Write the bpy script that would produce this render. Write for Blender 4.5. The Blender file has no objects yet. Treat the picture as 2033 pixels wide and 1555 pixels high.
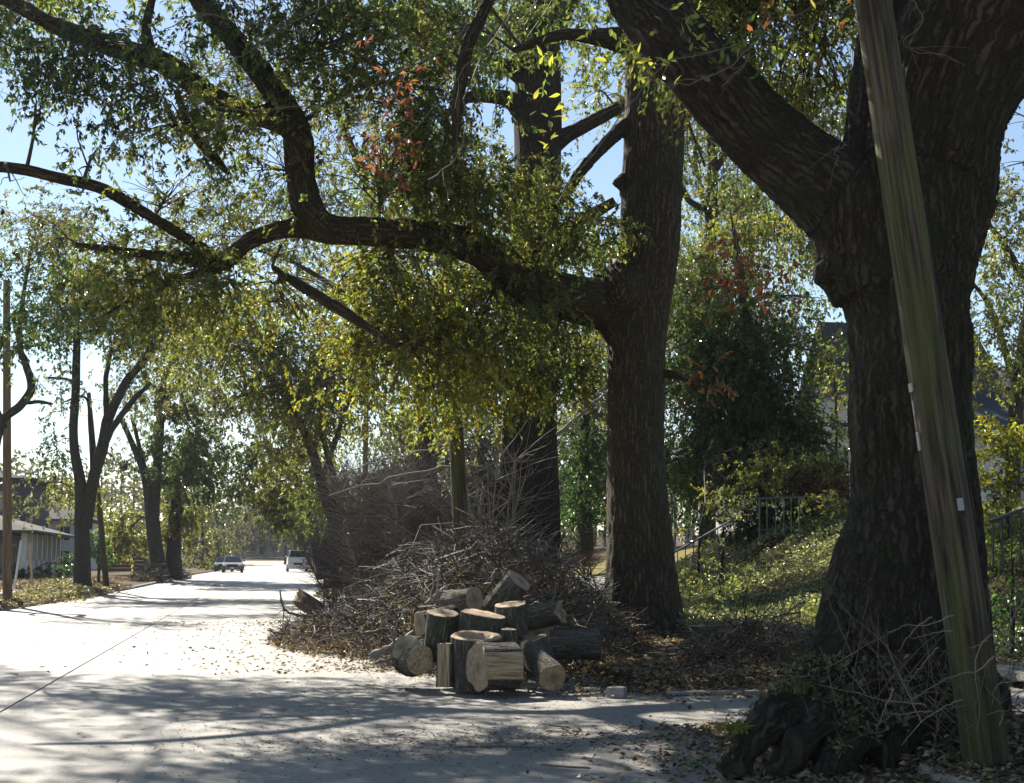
import bpy, bmesh, math, random
import numpy as np
from mathutils import Vector, Matrix, Quaternion

# ------------------------------------------------------------------ camera, light, exposure
S = bpy.context.scene
COL = S.collection
F = 2700.0; CX, CY = 1016.5, 777.5
PITCH = math.atan(340.5 / F); EYE = 1.5
cam = bpy.data.objects.new('camera', bpy.data.cameras.new('camera')); COL.objects.link(cam)
cam.location = (0, 0, EYE); cam.rotation_euler = (math.radians(90) + PITCH, 0, 0)
cam.data.sensor_width = 36; cam.data.lens = F / 2033 * 36; cam.data.clip_start = .1; cam.data.clip_end = 3000
S.camera = cam

SUN_AZ, SUN_EL = math.radians(30), math.radians(40)      # azimuth to the left of the view axis
W = bpy.data.worlds.new('World'); S.world = W; W.use_nodes = True
wn = W.node_tree.nodes
sky = wn.new('ShaderNodeTexSky'); sky.sky_type = 'NISHITA'; sky.sun_disc = False
sky.sun_elevation = SUN_EL; sky.sun_rotation = -SUN_AZ
sky.air_density = 1.0; sky.dust_density = .15; sky.ozone_density = .7
W.node_tree.links.new(sky.outputs[0], wn['Background'].inputs[0]); wn['Background'].inputs[1].default_value = .063
sl = bpy.data.lights.new('sun', 'SUN'); sl.energy = 5.0; sl.angle = math.radians(.53); sl.color = (1, .93, .82)
sun = bpy.data.objects.new('sun', sl); COL.objects.link(sun)
sd = Vector((-math.sin(SUN_AZ) * math.cos(SUN_EL), math.cos(SUN_AZ) * math.cos(SUN_EL), math.sin(SUN_EL)))
sun.rotation_euler = (-sd).to_track_quat('-Z', 'Y').to_euler(); sun.location = (-40, 60, 60)
vs = S.view_settings; vs.view_transform = 'Standard'; vs.look = 'None'; vs.gamma = 1; vs.use_curve_mapping = False
vs.exposure = 1.3
S.cycles.max_bounces = 6; S.cycles.diffuse_bounces = 3; S.cycles.glossy_bounces = 2; S.cycles.transmission_bounces = 4
S.cycles.transparent_max_bounces = 6

RG = np.random.default_rng(7)
cp, sp = math.cos(PITCH), math.sin(PITCH)

def P(px, py, d):
    """the world point seen at photo pixel (px, py), d metres ahead"""
    dx = (px - CX) / F; up = (CY - py) / F
    ry = cp - up * sp; rz = sp + up * cp; t = d / ry
    return np.array([dx * t, d, EYE + rz * t])

A = math.atan(501.5 / 2721.0); ca, sa = math.cos(A), math.sin(A)
def XY(u, v): return v * ca - u * sa, v * sa + u * ca       # road frame -> world
def UVc(x, y): return -x * sa + y * ca, x * ca + y * sa

# ------------------------------------------------------------------ noise
def _h(ix, iy, iz, seed):
    n = (ix.astype(np.int64) * 374761393 + iy.astype(np.int64) * 668265263 + iz.astype(np.int64) * 2147483647 + seed * 974634777) & 0xffffffff
    n = ((n ^ (n >> 13)) * 1274126177) & 0xffffffff
    n = ((n ^ (n >> 16)) * 2246822519) & 0xffffffff
    return ((n ^ (n >> 15)) & 0xffff) / 65535.0
def vn(x, y, z=0., seed=0):
    x, y, z = np.broadcast_arrays(np.asarray(x, float), np.asarray(y, float), np.asarray(z, float))
    fx, fy, fz = np.floor(x), np.floor(y), np.floor(z); tx, ty, tz = x - fx, y - fy, z - fz
    tx = tx * tx * (3 - 2 * tx); ty = ty * ty * (3 - 2 * ty); tz = tz * tz * (3 - 2 * tz); r = 0
    for a in (0, 1):
        for b in (0, 1):
            for c in (0, 1):
                r = r + _h(fx + a, fy + b, fz + c, seed) * (tx if a else 1 - tx) * (ty if b else 1 - ty) * (tz if c else 1 - tz)
    return r
def sst(e0, e1, x):
    t = np.clip((x - e0) / (e1 - e0), 0, 1); return t * t * (3 - 2 * t)

# ------------------------------------------------------------------ terrain
KR = 4.5
def KL(u): return np.interp(u, [-20, 45, 62, 80, 122, 200], [-8.3, -8.0, -7.3, -6.2, -4.4, -4.2])
def base(u): return .65 * sst(52, 125, u) + 7.0 * sst(140, 420, u)
def hgt(u, v):
    u = np.asarray(u, float); v = np.asarray(v, float); b = base(u)
    kl = KL(u); t = v - KR
    kerb = .11 * sst(0, .05, t)
    r = kerb + .16 * sst(.3, 3.5, t)
    ivy = 2.15 * sst(5.2, 9.9, t) * .6 + 2.15 * np.clip((t - 5.4) / 4.0, 0, 1) * .4
    wallz = np.where(t > 7.05, .66 + 1.3 * sst(7.2, 15, t), 0.)
    far = 1.9 * sst(5.5, 13, t)
    k1 = sst(38, 41, u); k2 = sst(60, 62, u)
    r = r + ivy * (1 - k1) + wallz * k1 * (1 - k2) + far * k2
    r = r + (vn(u * .9, v * .9, 0, 3) - .5) * .10 * sst(.3, 1.2, t) * (1 - ((t > 3.75) & (t < 5.15)))
    u0, v0 = UVc(*P(1800, 1480, 10.8)[:2])
    r = r + .2 * np.exp(-((u - u0) ** 2 + (v - v0 - .1) ** 2) / 1.3) * sst(0, .5, t)
    tl = kl - v
    l = .11 * sst(0, .05, tl) + .12 * sst(.3, 4, tl) + (vn(u * .7, v * .7, 0, 4) - .5) * .09 * sst(.3, 1.5, tl)
    dw = sst(10.6, 11.6, u) * (1 - sst(15.6, 16.2, u)) * (1 - sst(8.0, 8.8, v))
    r = r * (1 - dw) + dw * (.012 * np.maximum(t, 0) - .03)
    road = (v >= kl) & (v <= KR)
    return b + np.where(road, -.07, np.where(v > KR, r, l))
def G(x, y):
    u, v = UVc(x, y); h = float(hgt(u, v))
    return h

# ------------------------------------------------------------------ materials
def mat(name, build):
    m = bpy.data.materials.new(name); m.use_nodes = True; nt = m.node_tree; nt.nodes.clear()
    o = nt.nodes.new('ShaderNodeOutputMaterial')
    def N(t, **kw):
        n = nt.nodes.new(t)
        for k, v in kw.items():
            if k in n.inputs.keys() if hasattr(n.inputs, 'keys') else False: n.inputs[k].default_value = v
            else: setattr(n, k, v)
        return n
    Lk = nt.links.new
    nt.links.new(build(N, Lk), o.inputs[0]); return m
def ramp(N, Lk, fac, stops):
    r = N('ShaderNodeValToRGB'); e = r.color_ramp.elements
    while len(e) < len(stops): e.new(.5)
    for k, (p, c) in enumerate(stops): e[k].position = p; e[k].color = (*c, 1) if len(c) == 3 else c
    Lk(fac, r.inputs[0]); return r.outputs[0]
def noise(N, Lk, vec, scale, detail=4, rough=.6):
    n = N('ShaderNodeTexNoise'); n.inputs['Scale'].default_value = scale; n.inputs['Detail'].default_value = detail
    n.inputs['Roughness'].default_value = rough
    if vec is not None: Lk(vec, n.inputs['Vector'])
    return n.outputs[0]
def mapping(N, Lk, vec, sc):
    m = N('ShaderNodeMapping'); m.inputs['Scale'].default_value = sc; Lk(vec, m.inputs[0]); return m.outputs[0]
def bump(N, Lk, h, strength, dist, normal=None):
    b = N('ShaderNodeBump'); b.inputs['Strength'].default_value = strength; b.inputs['Distance'].default_value = dist
    Lk(h, b.inputs['Height'])
    if normal is not None: Lk(normal, b.inputs['Normal'])
    return b.outputs[0]
def mixc(N, Lk, fac, a, b, mode='MIX'):
    m = N('ShaderNodeMix'); m.data_type = 'RGBA'; m.blend_type = mode
    if isinstance(fac, (int, float)): m.inputs[0].default_value = fac
    else: Lk(fac, m.inputs[0])
    for k, c in ((6, a), (7, b)):
        if isinstance(c, tuple): m.inputs[k].default_value = (*c, 1)
        else: Lk(c, m.inputs[k])
    return m.outputs[2]
def bsdf(N, Lk, col, rough=.8, normal=None, spec=.5, metal=0):
    p = N('ShaderNodeBsdfPrincipled'); p.inputs['Roughness'].default_value = rough
    p.inputs['Specular IOR Level'].default_value = spec; p.inputs['Metallic'].default_value = metal
    if isinstance(col, tuple): p.inputs['Base Color'].default_value = (*col, 1)
    else: Lk(col, p.inputs['Base Color'])
    if normal is not None: Lk(normal, p.inputs['Normal'])
    return p.outputs[0]
def attr(N, name):
    a = N('ShaderNodeAttribute'); a.attribute_name = name; return a
def objc(N): return N('ShaderNodeTexCoord').outputs['Object']
def posn(N): return N('ShaderNodeNewGeometry').outputs['Position']

def bark_mat(name, dark, light, moss=.35, sc=1.0, mosscol=(.05, .07, .02)):
    def b(N, Lk):
        v = attr(N, 'buv').outputs['Vector']
        w = N('ShaderNodeTexVoronoi'); w.feature = 'DISTANCE_TO_EDGE'; w.inputs['Scale'].default_value = 15 * sc
        nz = N('ShaderNodeTexNoise'); nz.inputs['Scale'].default_value = 9 * sc; nz.inputs['Detail'].default_value = 5; Lk(v, nz.inputs['Vector'])
        add = N('ShaderNodeVectorMath'); add.operation = 'MULTIPLY_ADD'
        Lk(nz.outputs['Color'], add.inputs[0]); add.inputs[1].default_value = (.10, .10, .3); Lk(v, add.inputs[2])
        mp = mapping(N, Lk, add.outputs[0], (1, 1, .11)); Lk(mp, w.inputs['Vector'])
        fine = noise(N, Lk, mapping(N, Lk, v, (1, 1, .25)), 60 * sc, 6, .7)
        big = noise(N, Lk, v, 1.7, 3)
        c = ramp(N, Lk, w.outputs['Distance'], [(0, tuple(x * .2 for x in dark)), (.1, dark), (.4, light)])  # furrows painted darker, ridges lighter, standing in for relief shading
        c = mixc(N, Lk, .42, c, ramp(N, Lk, fine, [(.3, tuple(x * .5 for x in dark)), (.7, light)]))
        c = mixc(N, Lk, ramp(N, Lk, big, [(.45, (0, 0, 0)), (.62, (moss, moss, moss))]), c, mosscol)
        h = N('ShaderNodeMath'); h.operation = 'MULTIPLY_ADD'; Lk(fine, h.inputs[0]); h.inputs[1].default_value = .5
        sm = ramp(N, Lk, w.outputs['Distance'], [(0, (0, 0, 0)), (.25, (1, 1, 1))]); Lk(sm, h.inputs[2])
        return bsdf(N, Lk, c, .9, bump(N, Lk, h.outputs[0], 1.0, .022 / sc), .25)
    return mat(name, b)

def leaf_mat(name, rough=.42, trans=.45, spec=.5):
    def b(N, Lk):
        t = attr(N, 'tint').outputs['Color']
        p = bsdf(N, Lk, t, rough, None, spec)
        tr = N('ShaderNodeBsdfTranslucent')
        Lk(mixc(N, Lk, 1.0, t, (2.1, 2.1, 1.2), 'MULTIPLY'), tr.inputs[0])
        m = N('ShaderNodeMixShader'); m.inputs[0].default_value = trans; Lk(p, m.inputs[1]); Lk(tr.outputs[0], m.inputs[2])
        return m.outputs[0]
    return mat(name, b)

M = {}
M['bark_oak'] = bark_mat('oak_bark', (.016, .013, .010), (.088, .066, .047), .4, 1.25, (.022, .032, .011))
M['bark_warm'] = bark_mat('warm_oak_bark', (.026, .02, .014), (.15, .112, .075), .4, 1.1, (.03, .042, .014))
M['bark_grey'] = bark_mat('grey_bark', (.035, .03, .026), (.12, .105, .09), .35, 1.3)
M['bark_log'] = bark_mat('log_bark', (.085, .072, .058), (.27, .23, .18), .25, 1.6)
M['bark_pale'] = bark_mat('pale_smooth_bark', (.18, .15, .12), (.34, .29, .23), .1, .6)
M['leaf'] = leaf_mat('oak_leaf', .3, .48, .6)
M['ivy'] = leaf_mat('ivy_leaf', .33, .35, .8)
M['dry'] = leaf_mat('dry_leaf', .55, .22, .4)
M['twig'] = mat('twig_bark', lambda N, Lk: bsdf(N, Lk, mixc(N, Lk, noise(N, Lk, posn(N), 14), mixc(N, Lk, .5, attr(N, 'tint').outputs['Color'], (.02, .015, .01)), attr(N, 'tint').outputs['Color']), .75, None, .35))
def _cut(N, Lk):
    o = objc(N); l = N('ShaderNodeVectorMath'); l.operation = 'LENGTH'; Lk(mapping(N, Lk, o, (1, 1, 0)), l.inputs[0])
    n = noise(N, Lk, o, 9, 3)
    a = N('ShaderNodeMath'); a.operation = 'MULTIPLY_ADD'; Lk(n, a.inputs[0]); a.inputs[1].default_value = .05; Lk(l.outputs['Value'], a.inputs[2])
    s = N('ShaderNodeMath'); s.operation = 'MULTIPLY'; Lk(a.outputs[0], s.inputs[0]); s.inputs[1].default_value = 420
    w = N('ShaderNodeMath'); w.operation = 'SINE'; Lk(s.outputs[0], w.inputs[0])
    c = ramp(N, Lk, w.outputs[0], [(0, (.34, .255, .16)), (1, (.52, .415, .285))])
    sw = noise(N, Lk, mapping(N, Lk, o, (1, 14, 1)), 11, 3); c = mixc(N, Lk, ramp(N, Lk, sw, [(.45, (0, 0, 0)), (.62, (.45, .45, .45))]), c, (.16, .10, .055))
    sx = N('ShaderNodeSeparateXYZ'); Lk(o, sx.inputs[0]); at = N('ShaderNodeMath'); at.operation = 'ARCTAN2'; Lk(sx.outputs[1], at.inputs[0]); Lk(sx.outputs[0], at.inputs[1])
    cv = N('ShaderNodeCombineXYZ'); Lk(at.outputs[0], cv.inputs[0]); ck = noise(N, Lk, cv.outputs[0], 3.2, 4, .8); c = mixc(N, Lk, ramp(N, Lk, ck, [(.62, (0, 0, 0)), (.66, (.9, .9, .9))]), c, (.05, .03, .015))
    c = mixc(N, Lk, ramp(N, Lk, noise(N, Lk, o, 16, 5), [(.42, (0, 0, 0)), (.75, (.75, .75, .75))]), c, (.2, .12, .06))
    c = mixc(N, Lk, ramp(N, Lk, l.outputs['Value'], [(.02, (.6, .6, .6)), (.09, (0, 0, 0))]), c, (.13, .06, .03))
    return bsdf(N, Lk, c, .8, bump(N, Lk, noise(N, Lk, o, 90, 5), .5, .006), .3)
M['cut'] = mat('sawn_wood', _cut)
def _split(N, Lk):
    o = objc(N); c = ramp(N, Lk, noise(N, Lk, mapping(N, Lk, o, (1, 1, .08)), 38, 5), [(.35, (.2, .12, .06)), (.5, (.42, .29, .16)), (.7, (.55, .43, .29))])
    return bsdf(N, Lk, c, .8, bump(N, Lk, noise(N, Lk, mapping(N, Lk, o, (1, 1, .08)), 60, 5), .8, .01), .3)
M['split'] = mat('split_wood', _split)
M['hollow'] = mat('rotten_heart', lambda N, Lk: bsdf(N, Lk, (.025, .015, .01), .95))
def _road(N, Lk):
    o = posn(N)
    c = ramp(N, Lk, noise(N, Lk, o, .5, 6), [(.3, (.20, .185, .16)), (.7, (.335, .312, .275))])
    sp_ = ramp(N, Lk, noise(N, Lk, o, 26, 6, .85), [(.36, (.42, .4, .37)), (.5, (.95, .94, .92)), (.66, (1.25, 1.24, 1.2))])
    c = mixc(N, Lk, .95, c, sp_, 'MULTIPLY')
    tyre = noise(N, Lk, mapping(N, Lk, o, (1, .2, 1)), 1.1, 4)
    c = mixc(N, Lk, ramp(N, Lk, tyre, [(.4, (0, 0, 0)), (.7, (.65, .65, .65))]), c, (.17, .16, .148))
    v = N('ShaderNodeTexVoronoi'); v.feature = 'DISTANCE_TO_EDGE'; v.inputs['Scale'].default_value = .28
    wob = N('ShaderNodeTexNoise'); wob.inputs['Scale'].default_value = 1.3; wob.inputs['Detail'].default_value = 6; Lk(o, wob.inputs['Vector'])
    ad = N('ShaderNodeVectorMath'); ad.operation = 'MULTIPLY_ADD'; Lk(wob.outputs['Color'], ad.inputs[0]); ad.inputs[1].default_value = (.9, .9, .9); Lk(o, ad.inputs[2]); Lk(ad.outputs[0], v.inputs['Vector'])
    c = mixc(N, Lk, ramp(N, Lk, v.outputs['Distance'], [(.0, (.6, .6, .6)), (.0035, (0, 0, 0))]), c, (.07, .06, .05))
    h = noise(N, Lk, o, 160, 4, .8)
    return bsdf(N, Lk, c, .62, bump(N, Lk, h, .9, .008), .45)
M['road'] = mat('worn_concrete', _road)
M['kerb'] = mat('kerb_concrete', lambda N, Lk: bsdf(N, Lk, ramp(N, Lk, noise(N, Lk, posn(N), 6, 6, .7), [(.3, (.17, .155, .135)), (.7, (.38, .36, .33))]), .85, bump(N, Lk, noise(N, Lk, posn(N), 70, 4), .6, .01), .3))
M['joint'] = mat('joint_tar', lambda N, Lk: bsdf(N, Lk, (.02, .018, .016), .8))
def _ground(N, Lk):
    o = posn(N)
    c = ramp(N, Lk, noise(N, Lk, o, 1.1, 6, .7), [(.3, (.05, .035, .022)), (.5, (.10, .072, .045)), (.7, (.07, .075, .03))])
    c = mixc(N, Lk, .6, c, ramp(N, Lk, noise(N, Lk, o, 22, 5, .8), [(.3, (.4, .35, .3)), (.7, (1.5, 1.35, 1.1))]), 'MULTIPLY')
    return bsdf(N, Lk, c, .95, bump(N, Lk, noise(N, Lk, o, 25, 5, .8), 1, .05), .15)
M['ground'] = mat('leafy_soil', _ground)
M['grass'] = mat('winter_grass', lambda N, Lk: bsdf(N, Lk, ramp(N, Lk, noise(N, Lk, posn(N), 2.5, 6, .8), [(.3, (.12, .12, .035)), (.6, (.25, .2, .08))]), .95, bump(N, Lk, noise(N, Lk, posn(N), 30, 5, .8), 1, .05), .1))
def _pole(c1, c2, mossy):
    def b(N, Lk):
        o = objc(N); st = mapping(N, Lk, o, (1, 1, .035))
        f = noise(N, Lk, st, 34, 6, .7)
        c = ramp(N, Lk, f, [(.32, tuple(x * .3 for x in c1)), (.47, c1), (.62, c2)])
        g = noise(N, Lk, mapping(N, Lk, o, (1, 1, .12)), 7, 3)
        c = mixc(N, Lk, ramp(N, Lk, g, [(.42, (0, 0, 0)), (.58, (mossy,) * 3)]), c, (.09, .11, .025))
        return bsdf(N, Lk, c, .85, bump(N, Lk, noise(N, Lk, st, 55, 6, .7), 1, .02), .25)
    return b
M['pole'] = mat('weathered_pole_wood', _pole((.05, .038, .028), (.14, .108, .078), .5))
M['pole_l'] = mat('brown_pole_wood', _pole((.2, .13, .075), (.33, .23, .14), .15))
def paint(name, c, rough=.6, metal=0, spec=.5, var=.12):
    return mat(name, lambda N, Lk: bsdf(N, Lk, ramp(N, Lk, noise(N, Lk, posn(N), 5, 6, .7), [(.3, tuple(x * (1 - var) for x in c)), (.7, tuple(min(1, x * (1 + var)) for x in c))]), rough, None, spec, metal))
M['white'] = paint('white_paint', (.62, .62, .6))
M['trim'] = paint('grey_white_trim', (.5, .51, .5))
M['housegrey'] = paint('grey_siding', (.17, .175, .175))
M['iron'] = paint('weathered_green_iron', (.07, .1, .08), .6)
M['blackiron'] = paint('black_iron', (.02, .022, .022), .5)
M['glass'] = mat('window_glass', lambda N, Lk: bsdf(N, Lk, (.02, .025, .03), .08, None, .8))
M['fence'] = paint('brown_fence_board', (.16, .085, .05), .85, 0, .3, .35)
M['fencetan'] = paint('tan_fence_post', (.34, .25, .15), .85, 0, .3, .3)
M['stake'] = paint('pale_wood', (.5, .36, .18), .8, 0, .3, .2)
M['carw'] = paint('silver_car_paint', (.1, .11, .12), .3, .3, .6, .02)
M['card'] = paint('dark_car_paint', (.03, .035, .045), .3, .1, .6, .02)
M['vanw'] = paint('white_van_paint', (.8, .8, .77), .4, 0, .5, .03)
M['rubber'] = paint('rubber', (.02, .02, .02), .8)
M['lamp'] = mat('lamp_lens', lambda N, Lk: bsdf(N, Lk, (.6, .6, .6), .15, None, .8))
M['plastic'] = paint('grey_metal_plate', (.26, .27, .27), .45, .4)
M['red'] = paint('faded_red', (.4, .05, .04), .6)
def shing(name, c):
    def b(N, Lk):
        o = posn(N)
        return bsdf(N, Lk, ramp(N, Lk, noise(N, Lk, o, 9, 5, .8), [(.3, tuple(x * .6 for x in c)), (.7, tuple(x * 1.3 for x in c))]), .9, bump(N, Lk, noise(N, Lk, o, 30, 3), .6, .02), .2)
    return mat(name, b)
M['roof_g'] = shing('grey_shingle', (.075, .07, .064)); M['roof_d'] = shing('dark_shingle', (.03, .033, .036)); M['roof_b'] = shing('slate_shingle', (.05, .056, .07))

# ------------------------------------------------------------------ mesh helpers
def link(o, parent=None):
    COL.objects.link(o)
    if parent is not None: o.parent = parent
    return o
def tag(o, label=None, cat=None, group=None, kind=None):
    for k, v in (('label', label), ('category', cat), ('group', group), ('kind', kind)):
        if v: o[k] = v
    return o
def empty(name, loc=(0, 0, 0), label=None, cat=None, group=None):
    o = bpy.data.objects.new(name, None); o.location = loc; o.empty_display_size = .2; link(o); return tag(o, label, cat, group)

class Acc:
    """gathers vertex / face arrays, then writes one mesh"""
    def __init__(s): s.v = []; s.f = {3: [], 4: []}; s.mi = {3: [], 4: []}; s.t = []; s.b = []; s.n = 0; s.hasb = False
    def add(s, v, quads=None, tris=None, tint=(.1, .1, .1), m=0, buv=None):
        v = np.asarray(v, np.float32).reshape(-1, 3); n = len(v)
        if quads is not None and len(quads):
            q = np.asarray(quads, np.int64).reshape(-1, 4) + s.n; s.f[4].append(q); s.mi[4].append(np.full(len(q), m))
        if tris is not None and len(tris):
            q = np.asarray(tris, np.int64).reshape(-1, 3) + s.n; s.f[3].append(q); s.mi[3].append(np.full(len(q), m))
        tint = np.asarray(tint, np.float32); s.t.append(np.broadcast_to(tint, (n, 3)) if tint.ndim == 1 else tint)
        if buv is not None: s.hasb = True
        s.b.append(np.zeros((n, 3), np.float32) if buv is None else np.asarray(buv, np.float32).reshape(-1, 3)); s.n += n
    def build(s, name, mats, parent=None, smooth=False, origin=None):
        me = bpy.data.meshes.new(name)
        v = np.concatenate(s.v_list()) if s.n else np.zeros((0, 3))
        if origin is not None: v = v - np.asarray(origin, np.float32)
        q = np.concatenate(s.f[4]) if s.f[4] else np.zeros((0, 4), np.int64)
        t = np.concatenate(s.f[3]) if s.f[3] else np.zeros((0, 3), np.int64)
        me.vertices.add(len(v)); me.vertices.foreach_set('co', v.astype(np.float32).ravel())
        nl = len(q) * 4 + len(t) * 3; me.loops.add(nl)
        me.loops.foreach_set('vertex_index', np.concatenate([q.ravel(), t.ravel()]).astype(np.int32))
        me.polygons.add(len(q) + len(t))
        ls = np.concatenate([np.arange(len(q)) * 4, len(q) * 4 + np.arange(len(t)) * 3]).astype(np.int32)
        me.polygons.foreach_set('loop_start', ls)
        mi = np.concatenate([np.concatenate(s.mi[4]) if s.mi[4] else np.zeros(0), np.concatenate(s.mi[3]) if s.mi[3] else np.zeros(0)]).astype(np.int32)
        for m_ in (mats if isinstance(mats, (list, tuple)) else [mats]): me.materials.append(M[m_] if isinstance(m_, str) else m_)
        me.polygons.foreach_set('material_index', mi)
        me.polygons.foreach_set('use_smooth', np.full(len(mi), bool(smooth)))
        me.update(calc_edges=True)
        a = me.attributes.new('tint', 'FLOAT_COLOR', 'POINT')
        tt = np.concatenate(s.t); a.data.foreach_set('color', np.concatenate([tt, np.ones((len(tt), 1))], 1).astype(np.float32).ravel())
        if s.hasb:
            a = me.attributes.new('buv', 'FLOAT_VECTOR', 'POINT'); a.data.foreach_set('vector', np.concatenate(s.b).astype(np.float32).ravel())
        o = bpy.data.objects.new(name, me)
        if origin is not None: o.location = origin
        return link(o, parent)
    def v_list(s): return s._v
    _v = None
_oadd = Acc.add
def _add(s, v, *a, **k):
    if s._v is None: s._v = []
    s._v.append(np.asarray(v, np.float32).reshape(-1, 3)); _oadd(s, v, *a, **k)
Acc.add = _add

def unit(a): return a / np.maximum(np.linalg.norm(a, axis=-1, keepdims=True), 1e-9)
def tubes(acc, pts, rad, k=4, tint=(.1, .08, .06), m=0, cap=False, buv=False):
    """pts (N,M,3), rad (N,M) -> N tubes"""
    pts = np.asarray(pts, float); rad = np.asarray(rad, float)
    if pts.ndim == 2: pts = pts[None]; rad = rad[None]
    N_, M_, _ = pts.shape
    if N_ == 0: return
    T = np.gradient(pts, axis=1); T = unit(T)
    mean = unit(pts[:, -1] - pts[:, 0])
    ref = np.where(np.abs(mean[:, 2:3]) < .8, np.array([[0, 0, 1.]]), np.array([[1., 0, 0]]))
    a = unit(np.cross(T, ref[:, None, :])); b = np.cross(T, a)
    th = np.arange(k) * 2 * np.pi / k
    c, s_ = np.cos(th), np.sin(th)
    v = pts[:, :, None, :] + rad[:, :, None, None] * (a[:, :, None, :] * c[None, None, :, None] + b[:, :, None, :] * s_[None, None, :, None])
    i = np.arange(M_ - 1)[:, None] * k + np.arange(k)[None]; j = np.arange(M_ - 1)[:, None] * k + (np.arange(k)[None] + 1) % k
    q = np.stack([i, j, j + k, i + k], -1).reshape(-1, 4)
    q = (q[None] + (np.arange(N_) * M_ * k)[:, None, None]).reshape(-1, 4)
    bu = None
    if buv:
        sl_ = np.concatenate([np.zeros((N_, 1)), np.cumsum(np.linalg.norm(np.diff(pts, axis=1), axis=2), 1)], 1)
        bu = np.stack([rad[:, :, None] * c, rad[:, :, None] * s_, np.broadcast_to(sl_[:, :, None], (N_, M_, k))], -1).reshape(-1, 3)
    tint = np.asarray(tint, float)
    if tint.ndim == 2: tint = np.repeat(tint, M_ * k, 0)
    vv = v.reshape(-1, 3)
    tr = None
    if cap:
        tr = []
        for n_ in range(N_):
            o0 = n_ * M_ * k; o1 = o0 + (M_ - 1) * k
            for x in range(1, k - 1): tr.append((o0, o0 + x + 1, o0 + x)); tr.append((o1, o1 + x, o1 + x + 1))
    acc.add(vv, q, tr, tint, m, bu)

def smooth_path(pts, n):
    """Catmull-Rom through pts (with radius as 4th column)"""
    p = np.asarray(pts, float); p = np.vstack([2 * p[0] - p[1], p, 2 * p[-1] - p[-2]])
    out = []; segs = len(p) - 3
    for t in np.linspace(0, segs - 1e-6, n):
        i = int(t); f = t - i; a, b, c, d = p[i:i + 4]
        out.append(.5 * ((2 * b) + (-a + c) * f + (2 * a - 5 * b + 4 * c - d) * f * f + (-a + 3 * b - 3 * c + d) * f ** 3))
    o = np.array(out); o[:, 3] = np.maximum(o[:, 3], .004); return o

def leaves(acc, c, dirv, nrm, L, Wd, tint, m=0):
    """folded diamond leaves. c (N,3) base, dirv (N,3), nrm (N,3), L (N,), Wd (N,)"""
    n = len(c)
    if n == 0: return
    d = unit(dirv); s_ = unit(np.cross(d, nrm)); up = np.cross(s_, d)
    L = np.asarray(L)[:, None]; Wd = np.asarray(Wd)[:, None]
    v = np.empty((n, 4, 3)); v[:, 0] = c; v[:, 1] = c + d * L * .55 + s_ * Wd * .5 + up * Wd * .18
    v[:, 2] = c + d * L + up * L * -.12; v[:, 3] = c + d * L * .55 - s_ * Wd * .5 + up * Wd * .18
    q = np.arange(n * 4).reshape(-1, 4)
    t = np.asarray(tint, float)
    if t.ndim == 2: t = np.repeat(t, 4, 0)
    acc.add(v.reshape(-1, 3), q, None, t, m)

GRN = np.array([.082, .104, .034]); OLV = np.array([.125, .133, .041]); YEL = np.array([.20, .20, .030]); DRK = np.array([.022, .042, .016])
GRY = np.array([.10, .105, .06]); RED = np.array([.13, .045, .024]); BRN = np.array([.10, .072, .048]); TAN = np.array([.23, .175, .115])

def rand_unit(n): return unit(RG.normal(size=(n, 3)))
def spray_leaves(accL, accT, ctr, dirs, nl, L, Wd, tint, jit=.3, tlen=.5, m=0, twig=True, tr=.003, trk=3, ttint=(.09, .075, .055)):
    """ctr (N,3) spray start, dirs (N,3)"""
    n = len(ctr)
    if n == 0: return
    M_ = 4; t = np.linspace(0, 1, M_)[None, :, None]
    ln = tlen * RG.uniform(.6, 1.3, (n, 1, 1)); droop = np.array([0, 0, -1.]) * ln * .35
    side = rand_unit(n)[:, None, :] * ln * .18
    pts = ctr[:, None, :] + dirs[:, None, :] * t * ln + droop * t ** 2 + side * np.sin(t * 3)
    if twig: tubes(accT, pts[:, [0, 1, 3]], np.broadcast_to(np.array([tr * 1.4, tr, tr * .5]), (n, 3)), trk, ttint, 0)
    tt = RG.uniform(.12, 1, (n, nl)); idx = tt * (M_ - 1); i0 = np.minimum(idx.astype(int), M_ - 2); f = (idx - i0)[..., None]
    ar = np.arange(n)[:, None]
    c = pts[ar, i0] * (1 - f) + pts[ar, i0 + 1] * f; tg = unit(pts[ar, i0 + 1] - pts[ar, i0])
    c = c.reshape(-1, 3); tg = tg.reshape(-1, 3); N_ = len(c)
    d = unit(tg * .7 + rand_unit(N_) * .85 + np.array([0, 0, -.28]))
    nr = unit(np.array([0, 0, 1.]) + rand_unit(N_) * .8)
    lum = np.exp(RG.normal(0, jit, (n, 1, 1))) * np.exp(RG.normal(0, jit * .7, (n, nl, 1)))
    tn = np.asarray(tint, float)
    if tn.ndim == 1: tn = np.broadcast_to(tn, (n, 3))
    tn = (tn[:, None, :] * lum).reshape(-1, 3)
    tn = tn * (1 + RG.normal(0, .12, tn.shape))
    leaves(accL, c, d, nr, L * RG.uniform(.65, 1.2, N_), Wd * RG.uniform(.7, 1.2, N_), np.clip(tn, .003, .5), m)

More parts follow.
